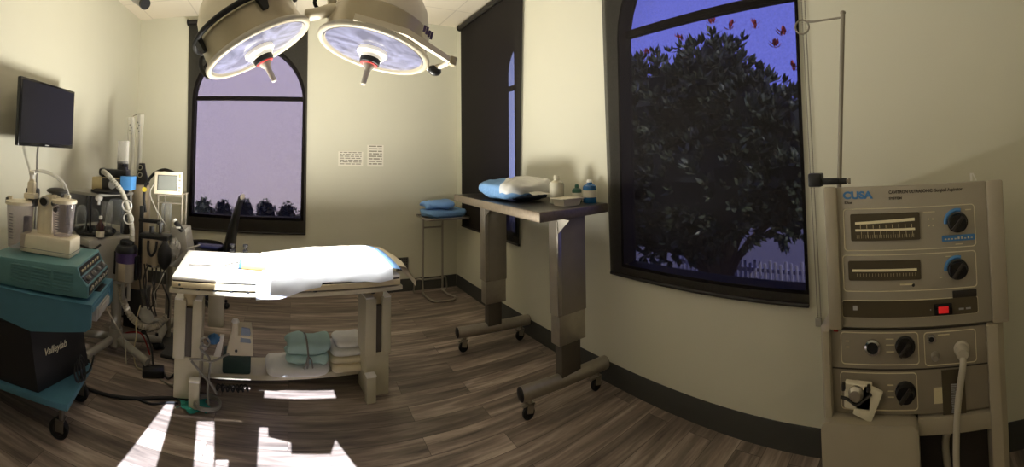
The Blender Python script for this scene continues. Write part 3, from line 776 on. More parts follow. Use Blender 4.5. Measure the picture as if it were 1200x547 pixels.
def bottle(name, label, x, y, r, h, m, cap, lab=None, sq=False, grp='bottles on the tall table'):
    t = thing(name, label, 'bottle', (x, y, ZT), grp)
    obj('body', B().lathe([(0, ZT), (r*.92, ZT), (r, ZT+.006), (r, ZT+h*.66), (r*.9, ZT+h*.74), (r*.42, ZT+h*.82), (r*.42, ZT+h*.88), (0, ZT+h*.88)], 28, Matrix.Translation((x, y, 0))), m, t)
    obj('cap', B().cyl((x, y, ZT+h*.86), (x, y, ZT+h), r*.45, r*.38, 18, .004), cap, t)
    if lab: obj('label_band', B().lathe([(r+.0006, ZT+h*.25), (r+.0008, ZT+h*.55)], 28, Matrix.Translation((x, y, 0))), lab, t)
    return t
bottle('plastic_bottle', 'white translucent bottle with white cap, behind the cream tub', 1.80, 2.34, .054, .205, 'bottle_haze', 'bottle_haze')
bottle('plastic_bottle', 'dark green bottle between the white and the blue bottle', 1.925, 2.26, .036, .135, 'green_liquid', 'green_liquid', 'paper')
bottle('plastic_bottle', 'blue bottle with white cap next to the dark green bottle', 1.985, 2.185, .05, .17, 'blue_liquid', 'white_plastic', 'paper')

# ------------------------------------------------------------------ small stand in the far corner
t = thing('mayo_stand', 'small steel tray stand in the far corner holding blue packs', 'stand', (1.72, 4.5, 0))
zt = .935
obj('tray', B().prism(rrect(1.49, 4.28, 2.02, 4.72, .04), zt-.012, zt, 'z').tube([(p[0], p[1], zt+.006) for p in rrect(1.49, 4.28, 2.02, 4.72, .04)], .007, 6, 0, True), 'steel', t)
for x in (1.545, 1.795):
    obj('upright', B().cyl((x, 4.6, .03), (x, 4.6, zt-.01), .0125, n=14), 'steel', t)
obj('crossbar', B().cyl((1.545, 4.6, .80), (1.795, 4.6, .80), .01, n=10).cyl((1.545, 4.6, .185), (1.795, 4.6, .185), .01, n=10), 'steel', t)
obj('base_loop', B().tube([(1.545, 4.62, .06), (1.545, 4.55, .02), (1.57, 4.38, .016), (1.62, 4.31, .016), (1.80, 4.30, .016), (1.87, 4.38, .016), (1.82, 4.52, .02), (1.795, 4.62, .06)], .013, 10, 6), 'steel', t)
obj('rear_loop', B().tube([(1.545, 4.6, .19), (1.48, 4.66, .17), (1.46, 4.70, .05), (1.47, 4.70, .016)], .01, 8).tube([(1.795, 4.6, .19), (1.86, 4.66, .17), (1.89, 4.70, .05), (1.88, 4.70, .016)], .01, 8), 'steel', t)
folded('blue_pack', 'pale blue folded pack, lower of two on the corner stand', 'pack', 'blue_wrap', 1.50, 2.01, 4.32, 4.70, zt+.001, .10, 1, 'blue packs on the corner stand', .035, Matrix.Identity(4), 31)
folded('blue_pack', 'lighter crumpled blue pack, upper of two on the corner stand', 'pack', 'drape_blue', 1.52, 1.86, 4.34, 4.68, zt+.101, .09, 1, 'blue packs on the corner stand', .05, Matrix.Identity(4), 37)

# ------------------------------------------------------------------ chair half hidden behind the table
t = thing('office_chair', 'black office chair seen side-on behind the table, before the window', 'chair', (-.80, 4.25, 0))
b = B().grid(lambda u, v: (-.66+.11*v**1.6-.0+(.035*(1-v)+.03)*math.cos(u*2*pi), 4.27+.21*math.sin(u*2*pi)*(1-.25*v), .60+.56*v), 24, 16)
b.ell((-.55, 4.27, 1.16), (.032, .16, .05)); obj('backrest', b, 'black_plastic', t)
obj('top_edge', B().ell((-.535, 4.27, 1.185), (.02, .14, .032)), 'cream_plastic', t, label='pale top edge of the backrest')  # paler piece along the top of the backrest
obj('seat', B().lathe([(0, .60), (.2, .60), (.235, .63), (.235, .66), (.2, .685), (0, .69)], 32, Matrix.Translation((-.93, 4.2, 0))), 'black_gloss', t)
obj('back_bracket', B().tube([(-.93, 4.24, .59), (-.72, 4.26, .57), (-.66, 4.27, .66)], .022, 10), 'black_plastic', t)
obj('gas_lift', B().cyl((-.93, 4.2, .12), (-.93, 4.2, .6), .025), 'black_plastic', t)
for k in range(5):
    a = 2*pi*k/5+.3; e = V3((-.93+.27*math.cos(a), 4.2+.27*math.sin(a), .075))
    l = obj('leg', B().tube([(-.93, 4.2, .12), e], .018, 8, 0), 'black_plastic', t)
    obj('caster', B().ell((e.x, e.y, .03), (.03, .03, .03)), 'black_plastic', l)

# ------------------------------------------------------------------ grey ultrasonic console, right foreground
FX = 1.37
t = thing('surgical_console', 'large grey surgical console with dials and a glowing red switch', 'medical console', (1.7, .03, 0))
ZM = .992
# upper unit
b = B().prism([(FX+.004, ZM), (FX+.004, 1.478), (1.98, 1.375), (1.98, ZM)], -.212, .312, 'y', .006); obj('upper_unit', b, 'console', t)
b = B().prism([(FX-.012, ZM-.004), (FX-.012, 1.481), (1.98, 1.378), (1.98, ZM-.004)], .305, .352, 'y', .008)
b.prism([(FX-.012, ZM-.004), (FX-.012, 1.481), (1.98, 1.378), (1.98, ZM-.004)], -.268, -.21, 'y', .008)
obj('side_trim', b, 'console_trim', t)
lo = obj('lower_unit', B().box((FX+.006, -.19, .70), (1.98, .352, ZM-.004), .004), 'console_low', t)
obj('drawer_seam', B().box((FX+.004, -.188, .8505), (FX+.008, .348, .8545)).box((FX+.004, -.19, .985), (FX+.008, .35, .989)), 'label_dark', lo)
b = B().prism([(FX-.02, .35), (FX-.02, .372), (FX+.02, .39), (1.98, .39), (1.98, .345)], .05, ZM-.006, 'z', .004)
b.prism([(FX-.014, -.186), (FX-.014, -.225), (FX+.02, -.25), (1.98, -.25), (1.98, -.186)], .05, ZM-.006, 'z', .004)
obj('side_frame', b, 'console_trim', t)
obj('front_door', B().prism(rrect(.058, .10, .385, .698, .03), FX-.045, FX+.02, 'x', .008), 'console_trim', t)
obj('base', B().box((FX-.02, -.24, .09), (1.98, .385, .16), .01), 'console', t)
obj('crossbar', B().box((FX-.006, -.188, .635), (FX+.03, .06, .692), .004), 'console_trim', t)
obj('recess', B().box((FX+.10, -.188, .16), (1.90, .35, .64)), 'label_dark', t)
for x in (FX+.06, 1.9):
    for y in (-.18, .32):
        k = obj('caster', B().cyl((x, y, .07), (x, y, .10), .02).box((x-.02, y-.022, .03), (x+.02, y-.016, .08)).box((x-.02, y+.016, .03), (x+.02, y+.022, .08)), 'steel_dark', t)
        obj('wheel', B().cyl((x, y-.014, .04), (x, y+.014, .04), .04, n=20, bev=.005), 'black_rubber', k)
def frame(y0, z0, y1, z1, r=.012, w=.0028, x=FX+.003):
    """thin outline with rounded corners on the front panel"""
    P = rrect(y0, z0, y1, z1, r); Q = rrect(y0+w, z0+w, y1-w, z1-w, r-w*.5); n = len(P)
    b = B(); b._put([(x-.0012, p[0], p[1]) for p in P]+[(x-.0012, p[0], p[1]) for p in Q]+[(x+.002, p[0], p[1]) for p in P]+[(x+.002, p[0], p[1]) for p in Q],
      [f for i in range(n) for f in ((i, (i+1) % n, n+(i+1) % n, n+i), (i, 2*n+i, 2*n+(i+1) % n, (i+1) % n), (n+i, n+(i+1) % n, 3*n+(i+1) % n, 3*n+i))])
    return b
def knob(y, z, r, par, x=FX+.004):
    k = obj('knob', B().lathe([(0, 0), (r*1.15, 0), (r*1.15, .006), (r, .008), (r*.92, .026), (0, .026)], 32, Matrix.Translation((x, y, z)) @ Matrix.Rotation(-pi/2, 4, 'Y')), 'knob_black', par)
    obj('grip_bar', B(Matrix.Translation((x-.03, y, z)) @ Matrix.Rotation(math.radians(38), 4, 'X')).box((-.006, -.006, -r*.92), (.008, .006, r*.92), .002), 'label_dark', k)
    return k
for n_, (y0, z0, y1, z1) in (('upper_panel', (-.167, 1.256, .287, 1.402)), ('lower_panel', (-.164, 1.117, .296, 1.243))):
    o = obj('dial_panel', frame(y0, z0, y1, z1), 'panel_line', t)
    m0, m1 = ((.023, 1.291), (.262, 1.384)) if n_ == 'upper_panel' else ((.027, 1.156), (.276, 1.223))
    g_ = obj('meter', B().prism(rrect(m0[0], m0[1], m1[0], m1[1], .006), FX-.001, FX+.006, 'x'), 'meter_face', o)
    if n_ == 'upper_panel':
        b = B().hull([(FX-.004, .245, 1.348), (FX-.004, .04, 1.356), (FX, .04, 1.356), (FX, .245, 1.348)], [(FX-.004, .245, 1.356), (FX-.004, .04, 1.366), (FX, .04, 1.366), (FX, .245, 1.356)])
        b.box((FX-.004, .04, 1.325), (FX, .245, 1.332)); 
        obj('scale_bar', b, 'meter_bar', g_)
        b = B()
        for k in range(9): b.box((FX-.003, .05+.022*k, 1.334), (FX, .052+.022*k, 1.346)).box((FX-.003, .048+.022*k, 1.302), (FX, .0495+.022*k, 1.323))
        for k in range(26): b.box((FX-.003, .045+.0078*k, 1.300), (FX, .046+.0078*k, 1.312))
        obj('scale_tick', b, 'label_tan', g_)
    else:
        obj('scale_bar', B().box((FX-.004, .04, 1.187), (FX, .262, 1.195)), 'meter_bar', g_)
        b = B()
        for k in range(20): b.box((FX-.003, .045+.0105*k, 1.170), (FX, .046+.0105*k, 1.180))
        obj('scale_tick', b, 'label_tan', g_)
    ky, kz = ((-.106, 1.343) if n_ == 'upper_panel' else (-.099, 1.183))
    obj('dial_arc', B().tube([(FX+.002, ky+.041*math.cos(a), kz+.041*math.sin(a)) for a in [math.radians(-5+14*k) for k in range(9)]], .0065, 8, 2), 'blue_ink', o, label='blue arc beside the dial')
    knob(ky, kz, .031, o)
    b = B()
    if n_ == 'upper_panel':
        for (dy, dzz) in ((0, 0), (.014, 0), (0, -.022), (.014, -.022)): b.cyl((FX, -.022+dy, 1.358+dzz), (FX+.004, -.022+dy, 1.358+dzz), .0028, n=8)
        b.box((FX+.001, -.155, 1.381), (FX+.004, -.135, 1.384)).box((FX+.001, -.03, 1.381), (FX+.004, .01, 1.3835)).box((FX+.001, -.12, 1.266), (FX+.004, -.095, 1.269))
    else: b.box((FX+.001, -.08, 1.227), (FX+.004, -.06, 1.229)).box((FX+.001, -.035, 1.157), (FX+.004, -.045, 1.16)).box((FX+.001, .055, 1.138), (FX+.004, .10, 1.143))
    obj('legend', b, 'label_tan', o)
obj('blue_plate', B().prism(rrect(-.163, 1.279, -.050, 1.299, .003), FX, FX+.005, 'x'), 'blue_ink', t, label='blue label strip under the upper dial')
b = B(); rr = random.Random(4)
for k in range(9): b.box((FX-.0012, -.155+.0112*k, 1.285), (FX+.0003, -.149+.0112*k, 1.285+rr.choice((.004, .008))))
obj('blue_plate_print', b, 'label_tan', t)
obj('dark_label', B().box((FX, -.160, 1.085), (FX+.006, -.077, 1.110), .002), 'label_dark', t)
obj('indicator', B().cyl((FX, .055, 1.137), (FX+.005, .055, 1.137), .005, n=12), 'label_dark', t)
s_ = obj('switch_panel', B().prism(rrect(-.161, 1.030, .302, 1.086, .008), FX, FX+.006, 'x'), 'meter_face', t)
obj('outline', frame(-.163, 1.028, .304, 1.088, .009), 'panel_line', s_)
obj('power_switch', B().box((FX-.006, -.074, 1.033), (FX+.001, -.012, 1.071), .003), 'black_gloss', s_)
obj('switch_light', B().box((FX-.009, -.061, 1.040), (FX-.005, -.026, 1.063), .002), 'red_glow', s_, label='glowing red rocker')
obj('symbol', B().box((FX-.0008, -.113, 1.045), (FX+.001, -.096, 1.051)).box((FX-.0008, -.137, 1.045), (FX+.001, -.12, 1.051)).box((FX-.0008, .250, 1.055), (FX+.001, .265, 1.07)).box((FX-.0008, -.002, 1.05), (FX+.001, .002, 1.054)), 'grey_ink', s_)
# lower connector panels
for (y0, z0, y1, z1) in ((.046, .868, .315, .978), (-.150, .862, .028, .975), (.057, .715, .322, .842)):
    obj('panel_outline', frame(y0, z0, y1, z1, .012, .0025, FX+.005), 'panel_line', lo)
MX = lambda y, z: Matrix.Translation((FX+.006, y, z)) @ Matrix.Rotation(-pi/2, 4, 'Y')
so = obj('socket', B().lathe([(.022, 0), (.027, .004), (.027, .014), (.020, .016), (.019, .004), (0, .004)], 28, MX(.203, .931)), 'chrome', lo)
obj('socket_core', B().lathe([(0, .006), (.0185, .006), (.0185, .0), (0, 0)], 24, MX(.203, .931)), 'black_plastic', so)
knob(.092, .932, .030, lo, FX+.006); knob(.098, .778, .031, lo, FX+.006)
so = obj('jack', B().lathe([(.009, 0), (.015, .002), (.015, .008), (.009, .009), (.008, .002), (0, .002)], 20, MX(.002, .953)), 'chrome', lo)
obj('jack_core', B().lathe([(0, .004), (.008, .004), (.008, 0), (0, 0)], 16, MX(.002, .953)), 'black_plastic', so)
obj('push_button', B().lathe([(0, .022), (.010, .022), (.012, .018), (.012, .004), (.015, 0), (0, 0)], 20, MX(-.008, .895)), 'steel', lo)
b = B()
for dz_ in (.945, .925): b.box((FX+.003, .285, dz_), (FX+.0065, .297, dz_+.003))
for dz_ in (.955, .935, .912): b.box((FX+.003, .13, dz_), (FX+.0065, .158, dz_+.0022))
for dz_ in (.80, .78, .76): b.box((FX+.003, .138, dz_), (FX+.0065, .158, dz_+.0022))
b.box((FX+.003, -.06, .962), (FX+.0065, -.02, .965))
obj('legend', b, 'label_tan', lo)
cl = obj('pinch_valve', B(Matrix.Translation((FX-.014, .258, .776)) @ Matrix.Rotation(.06, 4, 'X')).box((-.012, -.046, -.042), (.016, .046, .042), .004), 'tray_cream', lo, label='cream pinch-valve block')
obj('valve_plate', B(Matrix.Translation((FX-.018, .225, .755)) @ Matrix.Rotation(.42, 4, 'X')).box((-.008, -.034, -.055), (.008, .034, .055), .004), 'tray_cream', cl)
obj('valve_roller', B().lathe([(0, .054), (.018, .052), (.026, .042), (.026, 0), (0, 0)], 24, MX(.262, .790)), 'steel', cl)
obj('valve_tube', B().tube([(FX-.03, .315, .775), (FX-.034, .29, .772), (FX-.036, .262, .757), (FX-.034, .235, .772), (FX-.03, .21, .79)], .005, 8).box((FX-.04, .298, .80), (FX-.02, .31, .822), .003).box((FX-.04, .212, .80), (FX-.02, .224, .82), .003), 'label_dark', cl)
po = obj('bag_pocket', B().box((FX+.003, -.105, .695), (FX+.008, -.026, .845)), 'meter_face', lo)
b = B(); rr = random.Random(8)
for k in range(16): b.box((FX+.001, -.07-.014*rr.random(), .70+.0062*k), (FX+.0035, -.058+.003*rr.random(), .7035+.0062*k))
obj('bag_print', b, 'grey_ink', po)
obj('tan_label', B().box((FX+.003, -.026, .735), (FX+.007, .003, .787)), 'label_tan', lo)
ho = obj('hose_plug', B().lathe([(0, .046), (.018, .046), (.022, .038), (.022, .012), (.027, .008), (.027, 0), (0, 0)], 24, MX(-.099, .912)), 'hose_grey', t)
obj('hose', B().tube([(FX-.038, -.099, .90), (FX-.052, -.096, .88), (FX-.048, -.085, .82), (FX-.042, -.073, .74), (FX-.045, -.062, .62), (FX-.05, -.056, .45), (FX-.05, -.04, .25), (FX-.02, .0, .168)], .0115, 12, 6), 'hose_grey', ho)
obj('inner_hose', B().tube([(FX+.12, -.16, .55), (FX+.10, -.10, .60), (FX+.09, -.05, .59), (FX+.09, -.03, .52), (FX+.09, -.05, .30), (FX+.09, -.06, .165)], .014, 10, 6), 'hose_grey', t)
obj('side_screw', B().box((FX-.001, .322, .978), (FX+.007, .338, .990), .002), 'red_ink', t)
obj('corner_tag', B().box((1.40, -.168, 1.478), (1.402, -.160, 1.505)).prism([(-.178, 1.478), (-.168, 1.505), (-.172, 1.505), (-.184, 1.478)], 1.40, 1.402, 'x'), 'white_plastic', t)
RT = Matrix.Rotation(pi/2, 4, 'X'); RT = Matrix.Rotation(-pi/2, 4, 'Z') @ RT
text('lettering', 'CUSA', .034, (FX+.0035, .285, 1.437), RT, 'blue_ink', t, .0016, xs=1.18)
text('lettering', 'EXcel', .012, (FX+.0035, .281, 1.419), RT, 'dark_ink', t, .0003)
text('lettering', 'CAVITRON ULTRASONIC  Surgical Aspirator', .0155, (FX+.0035, .125, 1.450), RT, 'dark_ink', t, .0004, xs=.85)
text('lettering', 'SYSTEM', .012, (FX+.0035, .125, 1.430), RT, 'dark_ink', t, .0003, xs=1.1)

# ------------------------------------------------------------------ drip pole clamped to the console
t = thing('drip_pole', 'thin steel drip pole with ring hook clamped to the console top', 'pole', (1.45, .31, 1.48))
obj('pole', B().cyl((1.45, .318, 1.40), (1.45, .272, 2.115), .0085, n=14).ell((1.45, .272, 2.117), (.011, .011, .008)), 'steel_dull', t)
obj('hook_arm', B().tube([(1.45, .275, 2.10), (1.45, .34, 2.098), (1.45, .385, 2.097), (1.45, .41, 2.10)], .004, 8).torus((1.45, .432, 2.082), (1, .25, .1), .026, .0035, 28, 7), 'steel_dull', t)
obj('clamp', B().box((1.42, .375, 1.475), (1.47, .425, 1.525), .006).box((1.43, .31, 1.482), (1.465, .39, 1.505), .004).cyl((1.447, .33, 1.493), (1.447, .285, 1.493), .012, n=14), 'black_plastic', t)
obj('clamp_screw', B().cyl((1.447, .285, 1.493), (1.447, .278, 1.493), .006, n=10).box((1.443, .270, 1.482), (1.451, .279, 1.504), .002), 'steel_dull', t)

# ------------------------------------------------------------------ blue trolley at the left
CM = Matrix.Translation((-1.134, 1.904, 0)) @ Matrix.Rotation(math.radians(12), 4, 'Z')
t = thing('equipment_trolley', 'blue metal trolley with a hooded shelf under the teal unit', 'trolley', (-1.45, 2.06, 0))
obj('lower_shelf', B(CM).box((-.72, 0, .19), (0, .47, .226), .004), 'blue_cart', t)
hp = [(-.72, .775), (.113, .782), (.113, .66), (.085, .635), (-.239, .573), (-.45, .603), (-.72, .60)]
obj('hood', B(CM).prism(hp, 0, .016, 'y').prism(hp, .47, .486, 'y').box((-.72, 0, .762), (.113, .486, .782), .004).box((-.72, .0, .58), (-.70, .486, .77)), 'blue_cart', t)
obj('drawer', B(CM).box((.02, .10, .655), (.118, .36, .735), .006).box((.118, .11, .672), (.128, .35, .72), .004), 'light_grey', t, label='pale ribbed bin under the hood front')
obj('front_panel', B(CM).box((.09, .38, .64), (.115, .486, .765), .003).box((.09, .016, .735), (.115, .486, .765)), 'blue_cart', t)
obj('hand_slot', B(CM).box((.05, .22, .780), (.10, .36, .786), .002), 'black_plastic', t)
for x in (-.68, -.05):
    for y in (.05, .42):
        k = obj('caster', B(CM).cyl((x, y, .10), (x, y, .19), .016, n=12).cyl((x, y, .165), (x, y, .172), .024, n=16).box((x-.03, y-.024, .05), (x+.02, y-.018, .11), .002).box((x-.03, y+.018, .05), (x+.02, y+.024, .11), .002).box((x-.03, y-.024, .104), (x+.02, y+.024, .112)), 'steel_dark', t)
        obj('wheel', B(CM @ Matrix.Translation((x-.012, y, .058)) @ Matrix.Rotation(pi/2, 4, 'X')).lathe([(0, -.015), (.03, -.015), (.034, -.01), (.05, -.015), (.058, -.009), (.058, .009), (.05, .015), (.034, .01), (.03, .015), (0, .015)], 26), 'black_rubber', k)
for x, y in ((-.70, .02), (-.70, .45), (-.28, .45)):
    obj('corner_post', B(CM).box((x, y, .22), (x+.02, y+.02, .77)), 'steel_dark', t)
t = thing('generator', 'black boxed generator with pale script on the lower trolley shelf', 'medical device', (-1.5, 2.05, .226))
obj('case', B(CM).hull([(-.70, .03, .227), (-.19, .03, .227), (-.02, .44, .227), (-.70, .44, .227)], [(-.70, .03, .575), (-.26, .03, .575), (-.09, .44, .575), (-.70, .44, .575)]), 'dark_unit', t)
R3 = Matrix.Rotation(math.radians(12+67.5), 4, 'Z') @ Matrix.Rotation(math.radians(90-11), 4, 'X')
text('lettering', 'Valleylab', .055, tuple(CM @ V3((-.192, .10, .40))), R3, 'white_ink', t, .0008, .3)
0 and obj('front_panel', B(CM).hull([(-.053, .10, .30), (-.049, .10, .30), (-.049, .40, .30), (-.053, .40, .30)], [(-.112, .10, .53), (-.103, .10, .53), (-.103, .40, .53), (-.112, .40, .53)]), 'black_plastic', t)
b = B(CM)
for k in range(3): b.torus((-.02+.005*k, .22+.03*k, .29), (1, .1*k, .3), .05+.008*k, .006, 22, 6)
obj('power_cord', b.tube([(-.02, .25, .25), (.01, .36, .236), (.02, .42, .30), (.0, .46, .24)], .006, 6), 'black_rubber', t)

# teal electrosurgical unit with sloping panel
t = thing('electrosurgical_unit', 'teal louvred electrosurgical unit with sloping control panel on the blue trolley', 'medical device', (-1.42, 2.1, .782))
ep = [(-.56, .786), (.078, .800), (.078, .868), (.03, .905), (.012, .967), (-.56, .950)]
bd = obj('body', B(CM).prism(ep, .03, .47, 'y', .006), 'teal_metal', t)
b = B(CM)
for c in range(3):
    for r in range(6):
        x0 = -.40+.135*c; z = .828+.019*r
        b.prism([(.0295, z), (.022, z+.003), (.0295, z+.008)], x0, x0+.12, 'x')
obj('louvre', b, 'teal_paint', bd)
b = B(CM); b.hull([(.0795, .05, .815), (.0795, .45, .815), (.0795, .45, .862), (.0795, .05, .862)], [(.0815, .05, .815), (.0815, .45, .815), (.0815, .45, .862), (.0815, .05, .862)])
obj('socket_panel', b, 'label_dark', t)
n_ = V3((.037, 0, .048)).normalized()
b = B(CM).hull([(.074, .05, .8735), (.074, .45, .8735), (.036, .45, .9025), (.036, .05, .9025)], [(.0755, .05, .8755), (.0755, .45, .8755), (.0375, .45, .9045), (.0375, .05, .9045)])
b.hull([(.0285, .05, .912), (.0285, .45, .912), (.0155, .45, .955), (.0155, .05, .955)], [(.0305, .05, .9125), (.0305, .45, .9125), (.0175, .45, .9555), (.0175, .05, .9555)])
cp = obj('control_panel', b, 'black_plastic', t)
for k in range(4):
    y = .10+.10*k
    obj('dial', B(CM).cyl((.057, y, .889), (.068, y, .903), .016, .013, 16, .002), 'mid_grey', cp)
b = B(CM)
for k in range(7): b.box((.0185, .075+.052*k, .925), (.0275, .10+.052*k, .938))
for k in range(5): b.box((.0815, .08+.08*k, .83), (.0835, .11+.08*k, .845))
obj('panel_marking', b, 'label_tan', cp)
b = B(CM)
for k in range(5): b.cyl((.081, .10+.08*k, .845), (.092, .10+.08*k, .845), .010, n=12)
obj('socket', b, 'light_grey', cp)

# cream suction pump
SM = Matrix.Translation((-1.44, 2.12, .962)) @ Matrix.Rotation(math.radians(10), 4, 'Z')
t = thing('suction_pump', 'cream suction pump with two clear canisters on the teal unit', 'suction pump', tuple(SM @ V3((0, 0, 0))))
obj('housing', B(SM).box((-.17, -.10, .0), (.175, .08, .115), .014).box((-.095, -.03, .10), (.02, .07, .33), .02).box((-.06, -.02, .3), (.06, .06, .36), .02), 'cream_plastic', t)
obj('seam', B(SM).box((-.171, -.102, .028), (.177, .082, .031)), 'mid_grey', t)
obj('bracket', B(SM).box((-.215, .02, .0), (-.165, .06, .20), .006), 'dark_grey', t, label='dark bracket under the left canister')
def canister(c, r, h, lidm):
    M = SM @ Matrix.Translation(c)
    k = obj('canister', B(M).lathe([(0, 0), (r*.80, 0), (r*.82, .01), (r, h*.92), (r*1.03, h)], 32), 'canister_clear', t)
    obj('lid', B(M).lathe([(0, h), (r*1.12, h), (r*1.14, h+.008), (r*1.1, h+.02), (r*.5, h+.028), (0, h+.028)], 32).cyl((r*.45, 0, h+.02), (r*.45, 0, h+.05), .012, n=12).cyl((-r*.9, 0, h+.01), (-r*.9, 0, h+.045), .016, n=12), lidm, k)
    b = B(M)
    for q in range(9):
        for s_ in range(3):
            a = -1.9+.10*s_; zz = h*.22+h*.07*q; rr_ = r*.82+(r*.18)*(zz/(h*.92))+.002
            b.box((rr_*math.cos(a)-.006, rr_*math.sin(a)-.001, zz), (rr_*math.cos(a)+.006, rr_*math.sin(a)+.001, zz+.004))
    obj('scale_mark', b, 'dark_grey', k)
    return k
canister((-.195, -.06, .02), .088, .27, 'cream_plastic')
canister((.09, -.02, .12), .072, .20, 'cream_plastic')
obj('rim_tab', B(SM).box((-.30, -.08, .285), (-.28, -.04, .325), .004).box((-.105, -.08, .285), (-.09, -.04, .325), .004), 'dark_grey', t)
obj('regulator', B(SM).box((-.155, -.06, .335), (-.105, -.02, .44), .01).box((-.17, -.075, .33), (-.09, -.01, .365), .006).box((-.145, -.05, .44), (-.115, -.03, .455)), 'cream_plastic', t)
b = B(SM).cyl((-.13, -.04, .455), (-.13, -.04, .505), .014, n=12).cyl((-.145, -.04, .495), (-.11, -.04, .495), .016, n=12)
obj('elbow', b, 'white_plastic', t)
obj('suction_hose', B(SM).tube([(-.13, -.04, .50), (-.07, -.03, .508), (.0, -.01, .49), (.06, .02, .44), (.09, .04, .36), (.095, .03, .30)], .012, 10, 6), 'pouch_clear', t)
obj('filter_head', B(SM).ell((.02, .03, .385), (.075, .05, .022)).box((-.01, .0, .34), (.06, .06, .38), .01), 'dark_grey', t)
obj('motor_block', B(SM).box((-.20, .0, .27), (-.12, .07, .39), .012), 'dark_grey', t)
obj('gauge', B(SM).cyl((-.035, -.03, .325), (-.035, -.055, .32), .032, n=24, bev=.004), 'light_grey', t)
obj('gauge_face', B(SM).cyl((-.035, -.0555, .32), (-.035, -.058, .3195), .025, n=24), 'label_dark', t)
obj('control_knob', B(SM).cyl((.04, -.03, .325), (.045, -.08, .315), .022, .018, 18, .004).cyl((.055, -.04, .285), (.055, -.075, .28), .016, n=14), 'dark_grey', t)

# ------------------------------------------------------------------ anaesthesia machine
t = thing('anaesthesia_machine', 'grey anaesthesia machine with two shelves behind the blue trolley', 'anaesthesia machine', (-1.6, 3.2, 0))
PL = [(-1.56, 2.98), (-1.40, 3.36), (-1.78, 3.50), (-1.93, 3.06)]
obj('top_shelf', B().prism(PL, 1.235, 1.262, 'z', .006), 'light_grey', t)
obj('back_panel', B().hull([(-1.93, 3.07, .95), (-1.90, 3.04, .95), (-1.76, 3.44, .95), (-1.79, 3.48, .95)], [(-1.93, 3.07, 1.24), (-1.90, 3.04, 1.24), (-1.76, 3.44, 1.24), (-1.79, 3.48, 1.24)])
    .hull([(-1.79, 3.44, .95), (-1.42, 3.32, .95), (-1.41, 3.35, .95), (-1.78, 3.48, .95)], [(-1.79, 3.44, 1.24), (-1.42, 3.32, 1.24), (-1.41, 3.35, 1.24), (-1.78, 3.48, 1.24)]), 'mid_grey', t)
bp_ = [(-1.54, 2.80), (-1.30, 3.16), (-1.62, 3.42), (-1.90, 3.02)]
bd = obj('cabinet', B().prism(bp_, .50, .915, 'z', .05), 'light_grey', t)
obj('tray_slot', B().tube([(-1.80, 2.85, .86), (-1.58, 2.83, .845), (-1.50, 2.80, .84), (-1.45, 2.84, .88)], .009, 6), 'black_rubber', bd)
obj('tray', B().lathe([(0, .916), (.17, .916), (.185, .94), (.18, .95), (.165, .925), (0, .924)], 30, Matrix.Translation((-1.62, 3.06, 0))), 'black_gloss', t)
for (x, y, r, h) in ((-1.74, 3.02, .05, .2), (-1.655, 3.10, .045, .17)):
    obj('glass_dome', B().lathe([(r, .926), (r, .926+h*.8), (r*.8, .926+h), (r*.4, .926+h*1.1), (0, .926+h*1.12)], 24, Matrix.Translation((x, y, 0))), 'glass_clear', t)
for (x, y) in ((-1.70, 3.04), (-1.665, 3.05)):
    obj('support_rod', B().cyl((x, y, .926), (x, y, 1.24), .008, n=8), 'black_plastic', t)
obj('flow_tube', B().cyl((-1.535, 3.10, .92), (-1.535, 3.10, 1.19), .05, n=24), 'clear_plastic', t)
obj('breathing_dome', B().lathe([(.075, .92), (.085, 1.0), (.08, 1.15), (.05, 1.21), (0, 1.22)], 28, Matrix.Translation((-1.47, 3.14, 0))), 'glass_clear', t)
obj('white_valve', B().ell((-1.56, 2.99, 1.225), (.033, .033, .028)).cyl((-1.56, 2.99, 1.17), (-1.56, 2.99, 1.22), .014), 'white_plastic', t)
hub = obj('base_column', B().cyl((-1.36, 2.99, .06), (-1.36, 2.99, .56), .042, n=20).cyl((-1.36, 2.99, .08), (-1.36, 2.99, .2), .062, .055, 20), 'light_grey', t)
for k, (ex, ey) in enumerate(((-1.46, 2.69), (-1.02, 2.83), (-1.05, 3.22), (-1.52, 3.30), (-1.75, 2.98))):
    l = obj('leg', B().tube([(-1.36, 2.99, .12), (-1.36+(ex+1.36)*.3, 2.99+(ey-2.99)*.3, .115), (ex, ey, .075)], .03, 10, 4), 'light_grey', t)
    obj('caster', B().ell((ex, ey, .03), (.03, .03, .03)), 'black_rubber', l)

t = thing('brown_bottle', 'small brown glass bottle with pale label on the grey machine shelf', 'bottle', (-1.495, 2.92, .916))
obj('body', B().lathe([(0, .917), (.033, .917), (.034, .925), (.034, 1.01), (.014, 1.045), (.013, 1.075), (0, 1.075)], 22, Matrix.Translation((-1.50, 2.92, 0))), 'brown_glass', t)
obj('label_band', B().lathe([(.0348, .922), (.0348, .972)], 22, Matrix.Translation((-1.50, 2.92, 0))), 'tray_cream', t)
obj('cap', B().cyl((-1.50, 2.92, 1.065), (-1.50, 2.92, 1.09), .014, n=14), 'white_plastic', t)

